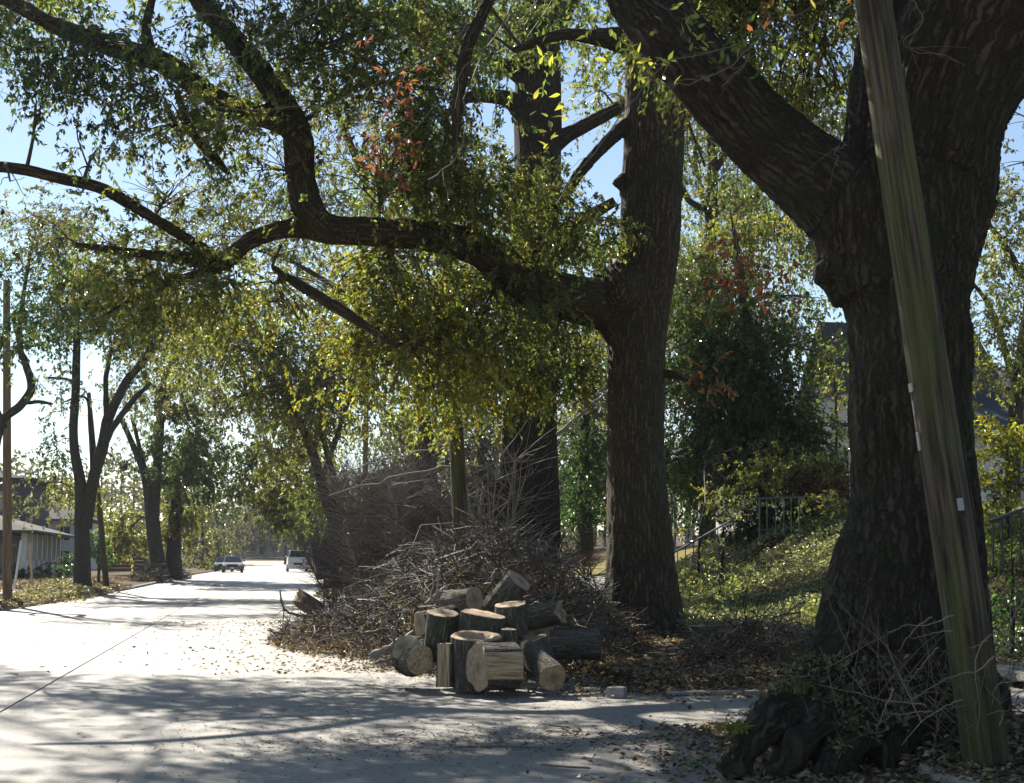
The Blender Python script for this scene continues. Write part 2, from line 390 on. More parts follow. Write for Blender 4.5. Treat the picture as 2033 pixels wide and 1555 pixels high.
# open gaps in the crowns through which the sun reaches the ground (ground point, radius)
GAPS = [((0., 16.2, .7), .95, .93), ((-.6, 17.6, .9), .9, .8), ((6.5, 29.0, 1.5), 3.0, .95), ((4.6, 27.5, .6), 1.6, .9), ((-3.2, 12.6, 0.), 1.3, .8), ((.8, 13.6, 0.), 1.0, .8), ((-1.0, 12.4, 0.), .9, .8), ((-5.2, 12.9, 0.), 1.1, .8), ((2.2, 12.7, 0.), .8, .8), ((-4.0, 36, 3.), 2.0, .7), ((4.5, 26, .3), 1.3, .7)]
def in_gap(p):
    s_ = np.array(sd); out = np.zeros(len(p), bool)
    for q, r, pr in GAPS:
        w = p - np.array(q); t = w @ s_; d = np.linalg.norm(w - t[:, None] * s_, axis=1)
        out |= (t > 1.0) & (d < r * (.6 + .8 * RG.random(len(p)))) & (RG.random(len(p)) < pr)
    return out
BUDGET = {'leaves': 0}; DENS = 3.35
class Tree:
    """limbs: list of (points[(px,py,d,width_px)...]) ; blobs: list of dicts in photo pixels at a real depth"""
    def __init__(s, limbs, k=12, world=False):
        s.skel = []; s.limbs = []
        for L in limbs:
            pts = []
            for q in L:
                if world: pts.append(list(q))
                else:
                    p = P(q[0], q[1], q[2]); pts.append([*p, q[3] * .5 * q[2] / F])
            n = max(6, int(len(pts) * 5)); sm = smooth_path(pts, n)
            wob = np.stack([vn(np.arange(n) * (.35 if k < 16 else .16), s.id(L), i, 9) - .5 for i in range(3)], 1)
            sm[:, :3] += wob * np.minimum(sm[:, 3:4] * .5, .10) * np.sin(np.linspace(0, np.pi, n))[:, None]
            s.limbs.append(sm); s.skel.append(sm)
        s.tw = Acc(); s.lf = Acc(); s.k = k
    def id(s, L): return (L[0][0] * 7.13 + L[-1][1] * 3.7) % 97
    def nearest(s, c, maxr=9):
        best = None; bd = 1e9
        for sm in s.skel:
            d = np.linalg.norm(sm[:, :3] - c, axis=1) + (sm[:, 3] > maxr) * 9
            i = d.argmin()
            if d[i] < bd: bd = d[i]; best = sm[i]
        return best
    def blob(s, px, py, d, rx, ry, cov=1., tint=GRN, L=.085, Wd=.034, nl=18, sig=.34, tlen=.5, jit=.3, depth=None, droop=-.3, mix=None, sub=1., conn=True, world=None, br=1.0, twig=True, up=0.):
        if world is not None:
            c = np.array(world[0], float); rX, rY, rZ = world[1]; nlv = int(cov * 1500 * rX * rZ)
        else:
            c = P(px, py, d); rX = rx * d / F; rZ = ry * d / F; rY = depth if depth else min(max(.7 * max(rX, rZ), .3), 3.0)
            nlv = DENS * cov * math.pi * rx * ry / (.5 * L * Wd * .62 * (F / d) ** 2)
        ns = max(3, int(nlv / nl)); BUDGET['leaves'] += ns * nl
        nsub = max(3, int(sub * ns / 9)); nsub = min(nsub, 420)
        r = rand_unit(nsub) * RG.uniform(.15, 1, (nsub, 1)) ** (1 / 2.2); sc = c + r * np.array([rX, rY, rZ])
        root = s.nearest(c)
        ax = rX + rZ
        if conn:
            dist = np.linalg.norm(c - root[:3]); r0 = min(root[3] * .6, .02 + .012 * dist) * br
            mid = (root[:3] + c) / 2 + np.array([0, 0, .12 * dist]) + rand_unit(1)[0] * .08 * dist
            main = smooth_path([[*root[:3], r0], [*mid, r0 * .75], [*c, r0 * .45]], 10)
            tubes(s.tw, main[:, :3], main[:, 3], 5, (.085, .068, .05), 0)
            ti = RG.integers(3, 10, nsub); st = main[ti, :3]; t = np.linspace(0, 1, 6)[None, :, None]
            off = rand_unit(nsub)[:, None, :] * (np.linalg.norm(sc - st, axis=1)[:, None, None] * .14)
            pts = st[:, None] * (1 - t) + sc[:, None] * t + off * np.sin(t * np.pi) + np.array([0, 0, .1]) * np.linalg.norm(sc - st, axis=1)[:, None, None] * np.sin(t * np.pi)
            pts += (RG.random((nsub, 6, 3)) - .5) * .05 * t
            rr = np.minimum(main[ti, 3] * .55, .022)[:, None] * np.linspace(1, .3, 6)[None] + .002
            tubes(s.tw, pts, rr, 3, (.085, .068, .05), 0)
        k_ = RG.integers(0, nsub, ns); cc = sc[k_] + RG.normal(size=(ns, 3)) * sig * np.array([1, 1, .7])
        kp = ~in_gap(cc); cc = cc[kp]; k_ = k_[kp]; ns = len(cc)
        dirs = unit(rand_unit(ns) + (cc - c) / (ax + .3) * .6 + np.array([0, 0, droop]))
        tn = np.broadcast_to(np.asarray(tint, float), (ns, 3)).copy()
        if mix is not None:
            other, frac = mix; sel = (RG.random(nsub) < frac)[k_]; tn[sel] = other
        spray_leaves(s.lf, s.tw, cc, dirs, nl, L, Wd, tn, jit, tlen, 0, twig and L < .12)
    def build(s, name, label, group=None, bark='bark_grey', leafmat='leaf', voxel=None, origin=None, trunk_name='trunk', disp=(.02, 1.), crown=True, cat='tree'):
        org = origin if origin is not None else s.limbs[0][0, :3]
        root = empty(name, org, label, cat, group); inv = -np.asarray(org)
        if voxel:
            thick = []
            for sm in s.limbs:
                w = np.nonzero(sm[:, 3] > voxel * 1.7)[0]
                if len(w) > 3: thick.append(sm[:w.max() + 1])
                if sm[-1, 3] < voxel * 1.7: t_ = sm[max(0, (w.max() if len(w) else 0) - 3):].copy(); t_[:, 3] *= .98; th_ = Acc(); bark_tube(th_, t_, 9, .01); lo = th_.build('limb', [bark], root, True, org); lo.location = (0, 0, 0)
            tr = voxel_trunk(thick, voxel, bark, disp, org)
        else:
            a = Acc()
            for sm in s.limbs: bark_tube(a, sm, s.k, disp[0])
            tr = a.build(trunk_name, [bark], None, True, org); 
        tr.parent = root; tr.location = (0, 0, 0); s.trunk = tr
        if s.tw.n:
            o = s.tw.build('branches', ['twig'], root, False, org); o.location = (0, 0, 0)
        if s.lf.n and crown:
            o = s.lf.build('crown', [leafmat], root, False, org); o.location = (0, 0, 0); o['kind'] = 'stuff'
        return root

def bark_tube(a, sm, k, amp):
    """a limb with a furrowed, lumpy skin"""
    n = len(sm)
    seg = np.linalg.norm(np.diff(sm[:, :3], axis=0), axis=1).sum(); big = sm[:, 3].max()
    if big > .1:
        n2 = int(min(120, max(n, seg / (big * .25)))); sm = smooth_path(sm, n2); k = int(min(48, max(k, k * 1.5)))
    T = unit(np.gradient(sm[:, :3], axis=0)); mean = unit(sm[-1:, :3] - sm[:1, :3])
    ref = np.array([0, 0, 1.]) if abs(mean[0, 2]) < .8 else np.array([1., 0, 0])
    A_ = unit(np.cross(T, ref)); B_ = np.cross(T, A_)
    th = np.arange(k) * 2 * np.pi / k; s_ = np.concatenate([[0], np.cumsum(np.linalg.norm(np.diff(sm[:, :3], axis=0), axis=1))])
    cx, cy = np.cos(th)[None], np.sin(th)[None]; R = sm[:, 3][:, None]; sd_ = sm[0, 0] * 13
    bx, by, bz = np.broadcast_arrays(R * cx, R * cy, s_[:, None])
    lump = (vn(cx * 1.3 + sd_, cy * 1.3, bz / max(big, .05) * .35, 5) - .5) * .28 * R
    rid = (1 - np.abs(2 * vn(cx * 3.2 + sd_, cy * 3.2, bz * .6, 6) - 1)) * min(amp, big * .15)
    rr = R + lump + rid * (R > .04)
    v = sm[:, None, :3] + rr[..., None] * (A_[:, None] * cx[..., None] + B_[:, None] * cy[..., None])
    n = len(sm); i = np.arange(n - 1)[:, None] * k + np.arange(k)[None]; j = np.arange(n - 1)[:, None] * k + (np.arange(k)[None] + 1) % k
    q = np.stack([i, j, j + k, i + k], -1).reshape(-1, 4); tr = []
    for x in range(1, k - 1): tr.append((0, x + 1, x)); o1 = (n - 1) * k; tr.append((o1, o1 + x, o1 + x + 1))
    a.add(v.reshape(-1, 3), q, tr, (.1, .08, .06), 0, np.stack([bx, by, bz], -1).reshape(-1, 3))

def voxel_trunk(limbs, vox, bark, disp, org):
    """fuse the limbs into one skin, then furrow it along each limb"""
    a = Acc()
    for sm in limbs: tubes(a, sm[:, :3], sm[:, 3], 20, cap=True)
    o = a.build('trunk_raw', [bark], None, False)
    md = o.modifiers.new('r', 'REMESH'); md.mode = 'VOXEL'; md.voxel_size = vox
    m2 = o.modifiers.new('s', 'SMOOTH'); m2.iterations = 8; m2.factor = .5
    dg = bpy.context.evaluated_depsgraph_get(); dg.update(); me = bpy.data.meshes.new_from_object(o.evaluated_get(dg))
    bpy.data.objects.remove(o)
    n = len(me.vertices); v = np.empty(n * 3, np.float32); me.vertices.foreach_get('co', v); v = v.reshape(-1, 3).astype(float)
    nr = np.empty(n * 3, np.float32); me.vertices.foreach_get('normal', nr); nr = nr.reshape(-1, 3).astype(float)
    C, R, T, Ss, E1 = [], [], [], [], []
    for sm in [smooth_path(q_, len(q_) * 3) for q_ in limbs]:
        t = unit(np.gradient(sm[:, :3], axis=0)); m_ = unit(sm[-1, :3] - sm[0, :3]); ref = np.array([0, 0, 1.]) if abs(m_[2]) < .7 else np.array([1., 0, 0])
        C.append(sm[:, :3]); R.append(sm[:, 3]); T.append(t); E1.append(unit(np.cross(t, ref)))
        Ss.append(np.concatenate([[0], np.cumsum(np.linalg.norm(np.diff(sm[:, :3], axis=0), axis=1))]) + 3 * len(Ss))
    Wt = np.concatenate([np.full(len(c_), .72 if i_ == 0 else 1.) for i_, c_ in enumerate(C)])
    C, R, T, Ss, E1 = map(np.concatenate, (C, R, T, Ss, E1)); best = np.full(n, 1e9); bi = np.zeros(n, int)
    for k in range(len(C)):
        d = np.linalg.norm(v - C[k], axis=1) / (R[k] + .02) * Wt[k]; m_ = d < best; best[m_] = d[m_]; bi[m_] = k
    dv = v - C[bi]; al = (dv * T[bi]).sum(1); pe = dv - al[:, None] * T[bi]; e2 = np.cross(T[bi], E1[bi])
    x = (pe * E1[bi]).sum(1); y = (pe * e2).sum(1); s_ = Ss[bi] + al
    amp, fr = disp; big_root = vox < .04
    wx = (vn(x * 5, y * 5, s_ * 2, 8) - .5) * .06; wy = (vn(x * 5, y * 5, s_ * 2, 18) - .5) * .06
    r1 = 1 - np.abs(2 * vn((x + wx) * 17 * fr, (y + wy) * 17 * fr, s_ * .95 * fr, 11) - 1)
    r2 = 1 - np.abs(2 * vn((x + wx) * 33 * fr, (y + wy) * 33 * fr, s_ * 4 * fr, 12) - 1)
    l1 = vn(x * 2.2, y * 2.2, s_ * .55, 13) - .5
    gn = sst(.95, .2, v[:, 2]) if big_root else 0.
    v = v + nr * (gn * ((vn(v[:, 0] * 5, v[:, 1] * 5, v[:, 2] * 4, 14) - .5) * .22 + (vn(v[:, 0] * 13, v[:, 1] * 13, v[:, 2] * 9, 15) - .5) * .09))[:, None] + nr * ((r1 - .5) * amp + (r2 - .5) * amp * .5 + l1 * R[bi] * .16)[:, None]
    me.vertices.foreach_set('co', v.astype(np.float32).ravel())
    a_ = me.attributes.new('buv', 'FLOAT_VECTOR', 'POINT'); a_.data.foreach_set('vector', np.stack([x, y, s_], 1).astype(np.float32).ravel())
    me.polygons.foreach_set('use_smooth', np.ones(len(me.polygons), bool)); me.materials.clear(); me.materials.append(M[bark])
    me.transform(Matrix.Translation(-Vector(org))); me.update()
    o = bpy.data.objects.new('trunk', me); return link(o)

def box(acc, c, s, m=0, rot=0., tint=(.5, .5, .5), bev=0):
    x, y, z = np.array(s) / 2; v = np.array([[i * x, j * y, k * z] for i in (-1, 1) for j in (-1, 1) for k in (-1, 1)])
    cr, sr = math.cos(rot), math.sin(rot); v = np.stack([v[:, 0] * cr - v[:, 1] * sr, v[:, 0] * sr + v[:, 1] * cr, v[:, 2]], 1) + np.asarray(c)
    acc.add(v, [(0, 1, 3, 2), (4, 6, 7, 5), (0, 4, 5, 1), (2, 3, 7, 6), (0, 2, 6, 4), (1, 5, 7, 3)], None, tint, m)
def poly(acc, pts, m=0):
    n = len(pts)
    if n == 4: acc.add(pts, [(0, 1, 2, 3)], None, (.5, .5, .5), m)
    else: acc.add(pts, None, [(0, i, i + 1) for i in range(1, n - 1)], (.5, .5, .5), m)
def single(name, m_, parent, fn, smooth=False, origin=None):
    a = Acc(); fn(a); return a.build(name, m_ if isinstance(m_, list) else [m_], parent, smooth, origin)
def bevel(o, w=.01, seg=2):
    b = o.modifiers.new('b', 'BEVEL'); b.width = w; b.segments = seg; b.limit_method = 'ANGLE'; return o

# ------------------------------------------------------------------ ground, road, kerbs
def make_ground():
    us = np.concatenate([np.arange(-12, 4, 1.5), np.arange(4, 48, .35), np.arange(48, 64, .8), np.arange(64, 140, 2.5), np.arange(140, 470, 9)])
    lo = np.array([300, 180, 110, 70, 45, 30, 22, 17, 14, 12, 10, 8, 6.5, 5, 4, 3.2, 2.5, 2, 1.5, 1.1, .8, .5, .3, .12, .05, 0])
    ro = np.concatenate([[0, .05, .12], np.arange(.3, 10.5, .22), [7.04, 7.06], [11, 12, 13, 14, 16, 18, 21, 25, 30, 40, 60, 100, 180, 300]]); ro.sort()
    rows = []
    for u in us:
        kl = float(KL(u)); v = np.concatenate([kl - lo - .0, [kl + .01, (kl + KR) / 2, KR - .01], KR + ro + .0]); rows.append(v)
    V = np.array(rows); U = np.broadcast_to(us[:, None], V.shape); X, Y = XY(U, V)
    Z = hgt(U, V)
    a = Acc(); nr, nc = V.shape; i = (np.arange(nr - 1)[:, None] * nc + np.arange(nc - 1)[None])
    a.add(np.stack([X, Y, Z], -1).reshape(-1, 3), np.stack([i, i + 1, i + nc + 1, i + nc], -1).reshape(-1, 4), None, (.1, .1, .1))
    o = a.build('ground', ['ground'], None, True); tag(o, kind='structure')
make_ground()

road = empty('road'); road['kind'] = 'structure'
def slab(u0, u1, v0a, v0b, v1a, v1b, name='concrete_slab', parent=None, m_='road', dz=0., th=.1, nu=6, nv=5):
    """a slab on the road frame, from v0* to v1* (a at u0, b at u1)"""
    us = np.linspace(u0, u1, nu + 1); a = Acc(); g = []
    for u in us:
        t = (u - u0) / (u1 - u0); v = np.linspace(v0a + (v0b - v0a) * t, v1a + (v1b - v1a) * t, nv + 1); x, y = XY(u, v); z = base(u) + dz + 0 * v
        g.append(np.stack([x, y, z], 1))
    g = np.array(g); nc = nv + 1; i = np.arange(nu)[:, None] * nc + np.arange(nv)[None]
    top = g.reshape(-1, 3); low = top - np.array([0, 0, th]); n = len(top)
    q = list(np.stack([i, i + 1, i + nc + 1, i + nc], -1).reshape(-1, 4))
    for k in range(nv): q.append((k + 1, k, k + n, k + 1 + n)); e = nu * nc; q.append((e + k, e + k + 1, e + k + 1 + n, e + k + n))
    for k in range(nu): e = k * nc; q.append((e, e + nc, e + nc + n, e + n)); e += nv; q.append((e + nc, e, e + n, e + nc + n))
    a.add(np.vstack([top, low]), q); o = a.build(name, [m_], parent); return o
JV = -2.55
for k, u0 in enumerate(np.arange(-10, 134, 9.0)):
    u1 = u0 + 9.0 - .003
    slab(u0, u1, KL(u0), KL(u1), JV - .014, JV - .014, parent=road); slab(u0, u1, JV + .014, JV + .014, KR, KR, parent=road)
slab(134.2, 200, KL(134), KL(200), KR, KR, parent=road, nu=12)
o = single('joint_filler', 'joint', road, lambda a: [a.add([[*XY(u, v), base(u) - .02] for u in (u0, u0 + 6) for v in (JV - .05, JV + .05)], [(0, 1, 3, 2)]) for u0 in range(-10, 132, 6)])
def _dark_strip(a):
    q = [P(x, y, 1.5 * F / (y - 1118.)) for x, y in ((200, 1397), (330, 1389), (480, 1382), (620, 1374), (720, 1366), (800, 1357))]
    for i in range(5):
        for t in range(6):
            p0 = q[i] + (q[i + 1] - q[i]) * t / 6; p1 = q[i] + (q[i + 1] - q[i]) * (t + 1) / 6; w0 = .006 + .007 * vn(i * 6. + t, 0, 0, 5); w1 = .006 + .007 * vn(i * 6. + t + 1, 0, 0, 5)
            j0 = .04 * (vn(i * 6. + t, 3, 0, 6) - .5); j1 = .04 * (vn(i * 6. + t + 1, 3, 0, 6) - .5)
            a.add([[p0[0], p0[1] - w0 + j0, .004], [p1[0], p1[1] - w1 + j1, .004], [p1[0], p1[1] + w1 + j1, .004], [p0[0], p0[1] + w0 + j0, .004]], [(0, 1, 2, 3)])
single('dark_strip', 'joint', road, _dark_strip)  # narrow wavering dark strip laid across the slabs
# side street crossing on the rise
cr = single('cross_street', 'road', None, lambda a: [a.add([[*XY(u, v), base(u) + .06] for u in (u0, u0 + 5) for v in (-120, 120)], [(0, 1, 3, 2)]) for u0 in (200, 205)]); cr['kind'] = 'structure'

def kerb(side, u0, u1):
    vv = (lambda u: KR) if side > 0 else (lambda u: float(KL(u)))
    a = Acc(); pr = [(0, -.08), (0.0, .10), (.03, .13), (.15, .13), (.17, .11), (.17, -.08)]
    g = []
    for u in np.linspace(u0, u1, 3):
        for dv, z in pr: x, y = XY(u, vv(u) + side * dv); g.append([x, y, float(base(u)) + z])
    q = []
    for r in range(2):
        for c in range(5): b = r * 6 + c; q.append((b, b + 6, b + 7, b + 1) if side > 0 else (b, b + 1, b + 7, b + 6))
    t = [(0, 1, 2), (0, 2, 3), (0, 3, 4), (0, 4, 5), (12, 14, 13), (12, 15, 14), (12, 16, 15), (12, 17, 16)]
    a.add(g, q, t); return a
kr = empty('kerb'); kr['kind'] = 'structure'
for u in np.arange(-6, 96, 3.0):
    if not (10.4 < u + 1.5 < 23): kerb(1, u, u + 2.97).build('kerb_stone', ['kerb'], kr)
    if not (37.5 < u < 39): kerb(-1, u, u + 2.97).build('kerb_stone', ['kerb'], kr)
# driveway apron to the right of the road, between the big oak and the log pile
def apron(a):
    us = np.linspace(11.4, 15.9, 10); g = []
    for u in us:
        for j, v in enumerate(np.linspace(KR + .004, 8.2, 9)):
            x, y = XY(u, v); g.append([x, y, .012 * (v - KR) - .008 + .1 * sst(7.6, 8.2, v)])
    i = np.arange(9)[:, None] * 9 + np.arange(8)[None]; a.add(g, np.stack([i, i + 1, i + 10, i + 9], -1).reshape(-1, 4))
    n = 81
ap = single('driveway', 'road', None, apron); ap['kind'] = 'structure'
pv = empty('pavement'); pv['kind'] = 'structure'
for u0 in np.arange(9, 60, 1.5):
    a = Acc(); g = []
    for u in (u0, u0 + 1.48):
        for v in (8.3, 9.55): x, y = XY(u, v); g.append([x, y, float(base(u)) + .30])
    top = np.array(g); a.add(np.vstack([top, top - [0, 0, .1]]), [(0, 1, 3, 2), (0, 4, 5, 1), (2, 3, 7, 6), (0, 2, 6, 4), (1, 5, 7, 3)]); a.build('paving_slab', ['kerb'], pv)
for u0 in np.arange(36, 90, 1.8):
    a = Acc(); g = []
    for u in (u0, u0 + 1.77):
        for v in (-11.4, -10.1): x, y = XY(u, v); g.append([x, y, float(base(u)) + .27])
    top = np.array(g); a.add(np.vstack([top, top - [0, 0, .1]]), [(0, 1, 3, 2), (0, 4, 5, 1), (2, 3, 7, 6), (0, 2, 6, 4), (1, 5, 7, 3)]); a.build('paving_slab', ['kerb'], pv)
# grass bank behind the low wall
def gb(a):
    us = np.linspace(40.5, 61, 22); vs_ = np.concatenate([np.linspace(11.68, 20, 16), [30, 45]]); U, V = np.meshgrid(us, vs_, indexing='ij'); X, Y = XY(U, V)
    nc = len(vs_); i = np.arange(21)[:, None] * nc + np.arange(nc - 1)[None]; a.add(np.stack([X, Y, hgt(U, V) + .03], -1).reshape(-1, 3), np.stack([i, i + 1, i + nc + 1, i + nc], -1).reshape(-1, 4))
o = single('lawn', 'grass', None, gb, True); o['kind'] = 'structure'

# low retaining wall
rw = empty('retaining_wall', (*XY(50, 11.6), .3), 'low pale concrete retaining wall below the sunlit grass bank', 'wall')
for u0 in np.arange(41, 60, 3.2):
    a = Acc(); x, y = XY(u0 + 1.6, 11.55); box(a, (x, y, .55), (.2, 3.18, .95), rot=A); o = a.build('wall_panel', ['trim'], rw); o.location = -Vector(rw.location)
    bevel(o, .015)
#SPLIT
# ------------------------------------------------------------------ the trees
# nearest oak, right: forked trunk and flared roots
D = 10.8
b1 = P(1800, 1500, D)
def rt(pts): return pts
R1 = Tree(k=20, limbs=[
    [(1800, 1580, D, 420), (1802, 1440, D, 350), (1808, 1300, D, 300), (1822, 1120, D, 256), (1822, 950, D, 238), (1812, 750, D, 234), (1800, 600, D, 244), (1795, 480, D, 280)],
    # main stem fanning out to the upper right
    [(1800, 560, D, 262), (1830, 380, D, 280), (1870, 230, D - .1, 270), (1935, 60, D - .2, 300), (2010, -120, D - .3, 300), (2110, -380, D - .4, 250), (2160, -800, D - .2, 180)],
    # second upright stem behind the pole
    [(1770, 520, D, 190), (1755, 330, D + .15, 160), (1762, 170, D + .3, 150), (1790, 0, D + .5, 150), (1800, -250, D + .8, 130), (1740, -700, D + 1.4, 90)],
    # big limb to the upper left
    [(1760, 560, D, 230), (1690, 430, D, 190), (1600, 350, D + .05, 165), (1500, 265, D + .1, 148), (1400, 150, D + .1, 140), (1320, 60, D + .2, 132), (1255, -60, D + .3, 128), (1180, -280, D + .8, 110), (1040, -560, D + 1.6, 90)],
    # knob and stubs
    [(1900, 360, D, 120), (1945, 362, D, 60), (1972, 372, D - .05, 26)],
    [(1710, 520, D, 120), (1655, 540, D - .05, 84), (1632, 556, D - .08, 44)],
    # buttress roots, emerging gradually from the trunk
    [(1790, 980, D, 170), (1755, 1130, D - .05, 180), (1715, 1260, D - .15, 170), (1662, 1335, D - .3, 150), (1598, 1392, D - .55, 112), (1532, 1432, D - .75, 78), (1480, 1480, D - .95, 46), (1450, 1540, D - 1.0, 26)],
    [(1790, 1020, D - .1, 160), (1770, 1180, D - .2, 170), (1745, 1320, D - .4, 130), (1710, 1430, D - .65, 92), (1670, 1500, D - .9, 66), (1640, 1570, D - 1.1, 44)],
    [(1760, 1250, D - .2, 120), (1695, 1375, D - .5, 84), (1630, 1440, D - .75, 62), (1580, 1490, D - .9, 46), (1550, 1550, D - 1.0, 30)],
    [(1730, 1200, D + .2, 130), (1660, 1325, D + .2, 100), (1600, 1375, D + .2, 66), (1540, 1405, D + .2, 44), (1490, 1435, D + .2, 26)],
    [(1830, 1050, D - .1, 150), (1850, 1250, D - .25, 150), (1870, 1390, D - .4, 120), (1900, 1490, D - .6, 90), (1930, 1580, D - .8, 60)],
    [(1860, 1080, D, 150), (1890, 1260, D, 160), (1930, 1390, D, 120), (1990, 1460, D, 90), (2080, 1510, D, 60)],
    [(1800, 1200, D - .3, 110), (1790, 1380, D - .55, 100), (1780, 1480, D - .75, 80), (1770, 1580, D - .95, 60)],
])
R1.skel = R1.skel[1:4]
for (x, y, d, rx, ry, c) in [(1480, 60, 13.5, 200, 110, .9), (1600, 190, 14.5, 110, 90, .7), (1560, -120, 13, 260, 110, .8), (1380, 20, 12.5, 90, 80, .5), (1690, 30, 14, 80, 70, .5)]:
    R1.blob(x, y, d, rx, ry, c, GRN * 1.0, mix=(OLV * 1.3, .4), L=.085, Wd=.034, nl=10, sig=.24)
# unseen canopy overhead and beside, added to shade the foreground
for c, r, cv in [((-2.5, 11.5, 9.5), (3, 2.2, 1.4), .5), ((1.5, 12, 10), (3, 2.5, 1.6), .7), ((5.5, 12, 9.5), (3, 3, 2), .6), ((3, 16, 10.5), (3, 2.5, 1.8), .7), ((8, 15, 8.5), (2.2, 2.5, 2.2), .6), ((-1, 15.5, 11.5), (3, 2, 1.5), .6), ((6, 19, 12), (3, 3, 2), .7)]:
    R1.blob(0, 0, 0, 0, 0, cv, GRN, L=.15, Wd=.06, nl=12, sig=.4, world=(c, r), sub=.6)
# red-brown dead sprays hanging near the limb
for (x, y, d, rx, ry) in [(745, 290, 13, 40, 50), (800, 220, 13, 30, 60), (810, 130, 13, 30, 35), (1440, 520, 13, 45, 55), (1520, 540, 13, 60, 35), (1400, 735, 13, 30, 30)]:
    R1.blob(x, y, d, rx, ry, .22, RED, L=.10, Wd=.04, nl=6, sig=.12, tlen=.3, conn=False, depth=.2)
# bare hanging twigs crossing the picture
def twig_line(acc, pts, r=.006, kids=5, tint=(.17, .14, .11)):
    sm = smooth_path([[*P(*p), r * (1 - .7 * i / len(pts))] for i, p in enumerate(pts)], 16); sm[:, :3] += (RG.random((16, 3)) - .5) * .035
    tubes(acc, sm[:, :3], sm[:, 3], 4, tint); R_ = []
    for _ in range(kids):
        i = RG.integers(4, 14); d = unit(unit(sm[i + 1, :3] - sm[i, :3]) + rand_unit(1)[0] * .8); ln = RG.uniform(.12, .5); t = np.linspace(0, 1, 5)[:, None]
        p = sm[i, :3] + d * ln * t + np.array([0, 0, -.15]) * ln * t ** 2 + (RG.random((5, 3)) - .5) * .02; tubes(acc, p, np.linspace(r * .5, r * .2, 5), 3, tint); R_.append(p[-1])
    return sm, R_
for pts in [[(1650, -10, 10.2), (1480, 90, 10), (1330, 120, 9.8), (1260, 190, 9.7), (1180, 300, 9.6), (1110, 400, 9.6)], [(1040, -20, 10), (960, 90, 9.8), (870, 200, 9.7), (770, 310, 9.6)], [(960, -20, 10), (900, 80, 9.8), (760, 160, 9.6), (630, 210, 9.5), (420, 215, 9.4)],
            [(1020, 0, 10), (930, 170, 9.7), (920, 290, 9.6), (850, 360, 9.6)], [(1800, -20, 9.7), (1830, 40, 9.6), (1790, 90, 9.6), (1900, 120, 9.6)], [(700, -20, 10.4), (560, 60, 10.2), (480, 110, 10), (380, 130, 10)], [(1520, 60, 10), (1440, 140, 10), (1350, 170, 9.9), (1290, 160, 9.9)],
            [(1700, 10, 9.9), (1600, 60, 9.9), (1500, 110, 9.9), (1430, 170, 9.9)], [(1680, 290, 10.1), (1660, 300, 10.0), (1662, 330, 9.95)], [(1465, 330, 11, ), (1462, 420, 11), (1466, 520, 11)], [(640, -20, 10.5), (600, 60, 10.4), (420, 30, 10.4), (330, 60, 10.3)]]:
    twig_line(R1.tw, pts)
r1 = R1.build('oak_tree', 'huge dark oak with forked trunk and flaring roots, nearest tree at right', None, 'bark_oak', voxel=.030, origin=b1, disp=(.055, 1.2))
# leaves near enough to pick apart
def leaf_mesh():
    x = np.array([0, .12, .35, .62, .85, 1.0]); w = np.array([.015, .04, .13, .2, .15, 0]); v = []; f = []
    for i in range(6): v += [[x[i], -w[i], .04 * w[i] / .2], [x[i], 0, -.0 - .05 * x[i] ** 2], [x[i], w[i], .04 * w[i] / .2]]
    for i in range(5): b = i * 3; f += [(b, b + 3, b + 4, b + 1), (b + 1, b + 4, b + 5, b + 2)]
    return v, f
LM = []
for tn in [(.10, .13, .03), (.22, .23, .05), (.32, .30, .06), (.17, .062, .03), (.06, .09, .025)]:
    a = Acc(); v, f = leaf_mesh(); a.add(v, f, None, tn); o = a.build('leaf', ['leaf'], None, True); LM.append(o.data); bpy.data.objects.remove(o)
def put_leaves(root, px, py, d, rx, ry, n, kinds, down=.4, size=.085):
    c = P(px, py, d)
    for _ in range(n):
        p = c + RG.normal(size=3) * np.array([rx * d / F, .35, ry * d / F]) * .6
        o = bpy.data.objects.new('leaf', LM[kinds[RG.integers(len(kinds))]]); link(o, root); o.location = Vector(p) - root.location
        dr = Vector(unit(rand_unit(1)[0] + np.array([0, 0, -down]))); o.rotation_euler = (dr.to_track_quat('X', 'Z') @ Quaternion((1, 0, 0), RG.uniform(-1.5, 1.5))).to_euler()
        s_ = size * RG.uniform(.7, 1.2); o.scale = (s_, s_, s_)
for args in [(1095, 245, 9.6, 25, 45, 16, [2, 2, 1]), (1120, 110, 9.6, 60, 35, 18, [1, 2, 0]), (1290, 120, 9.8, 60, 40, 22, [1, 0, 2]), (1420, 90, 10, 110, 60, 52, [0, 1, 4]), (1560, 100, 10, 110, 70, 50, [0, 1, 4]), (1350, 40, 10, 60, 40, 18, [0, 1]), (1660, 40, 10, 60, 60, 22, [0, 1, 3]), (1520, 30, 10.2, 60, 20, 14, [3, 3, 0]), (740, 310, 12, 20, 40, 14, [3]), (1440, 510, 12, 40, 50, 20, [3, 3, 1]), (1530, 530, 12, 60, 30, 18, [3, 0]), (1390, 740, 12, 20, 30, 8, [3]), (1480, 20, 10, 90, 40, 16, [4, 0])]:
    put_leaves(r1, *args)

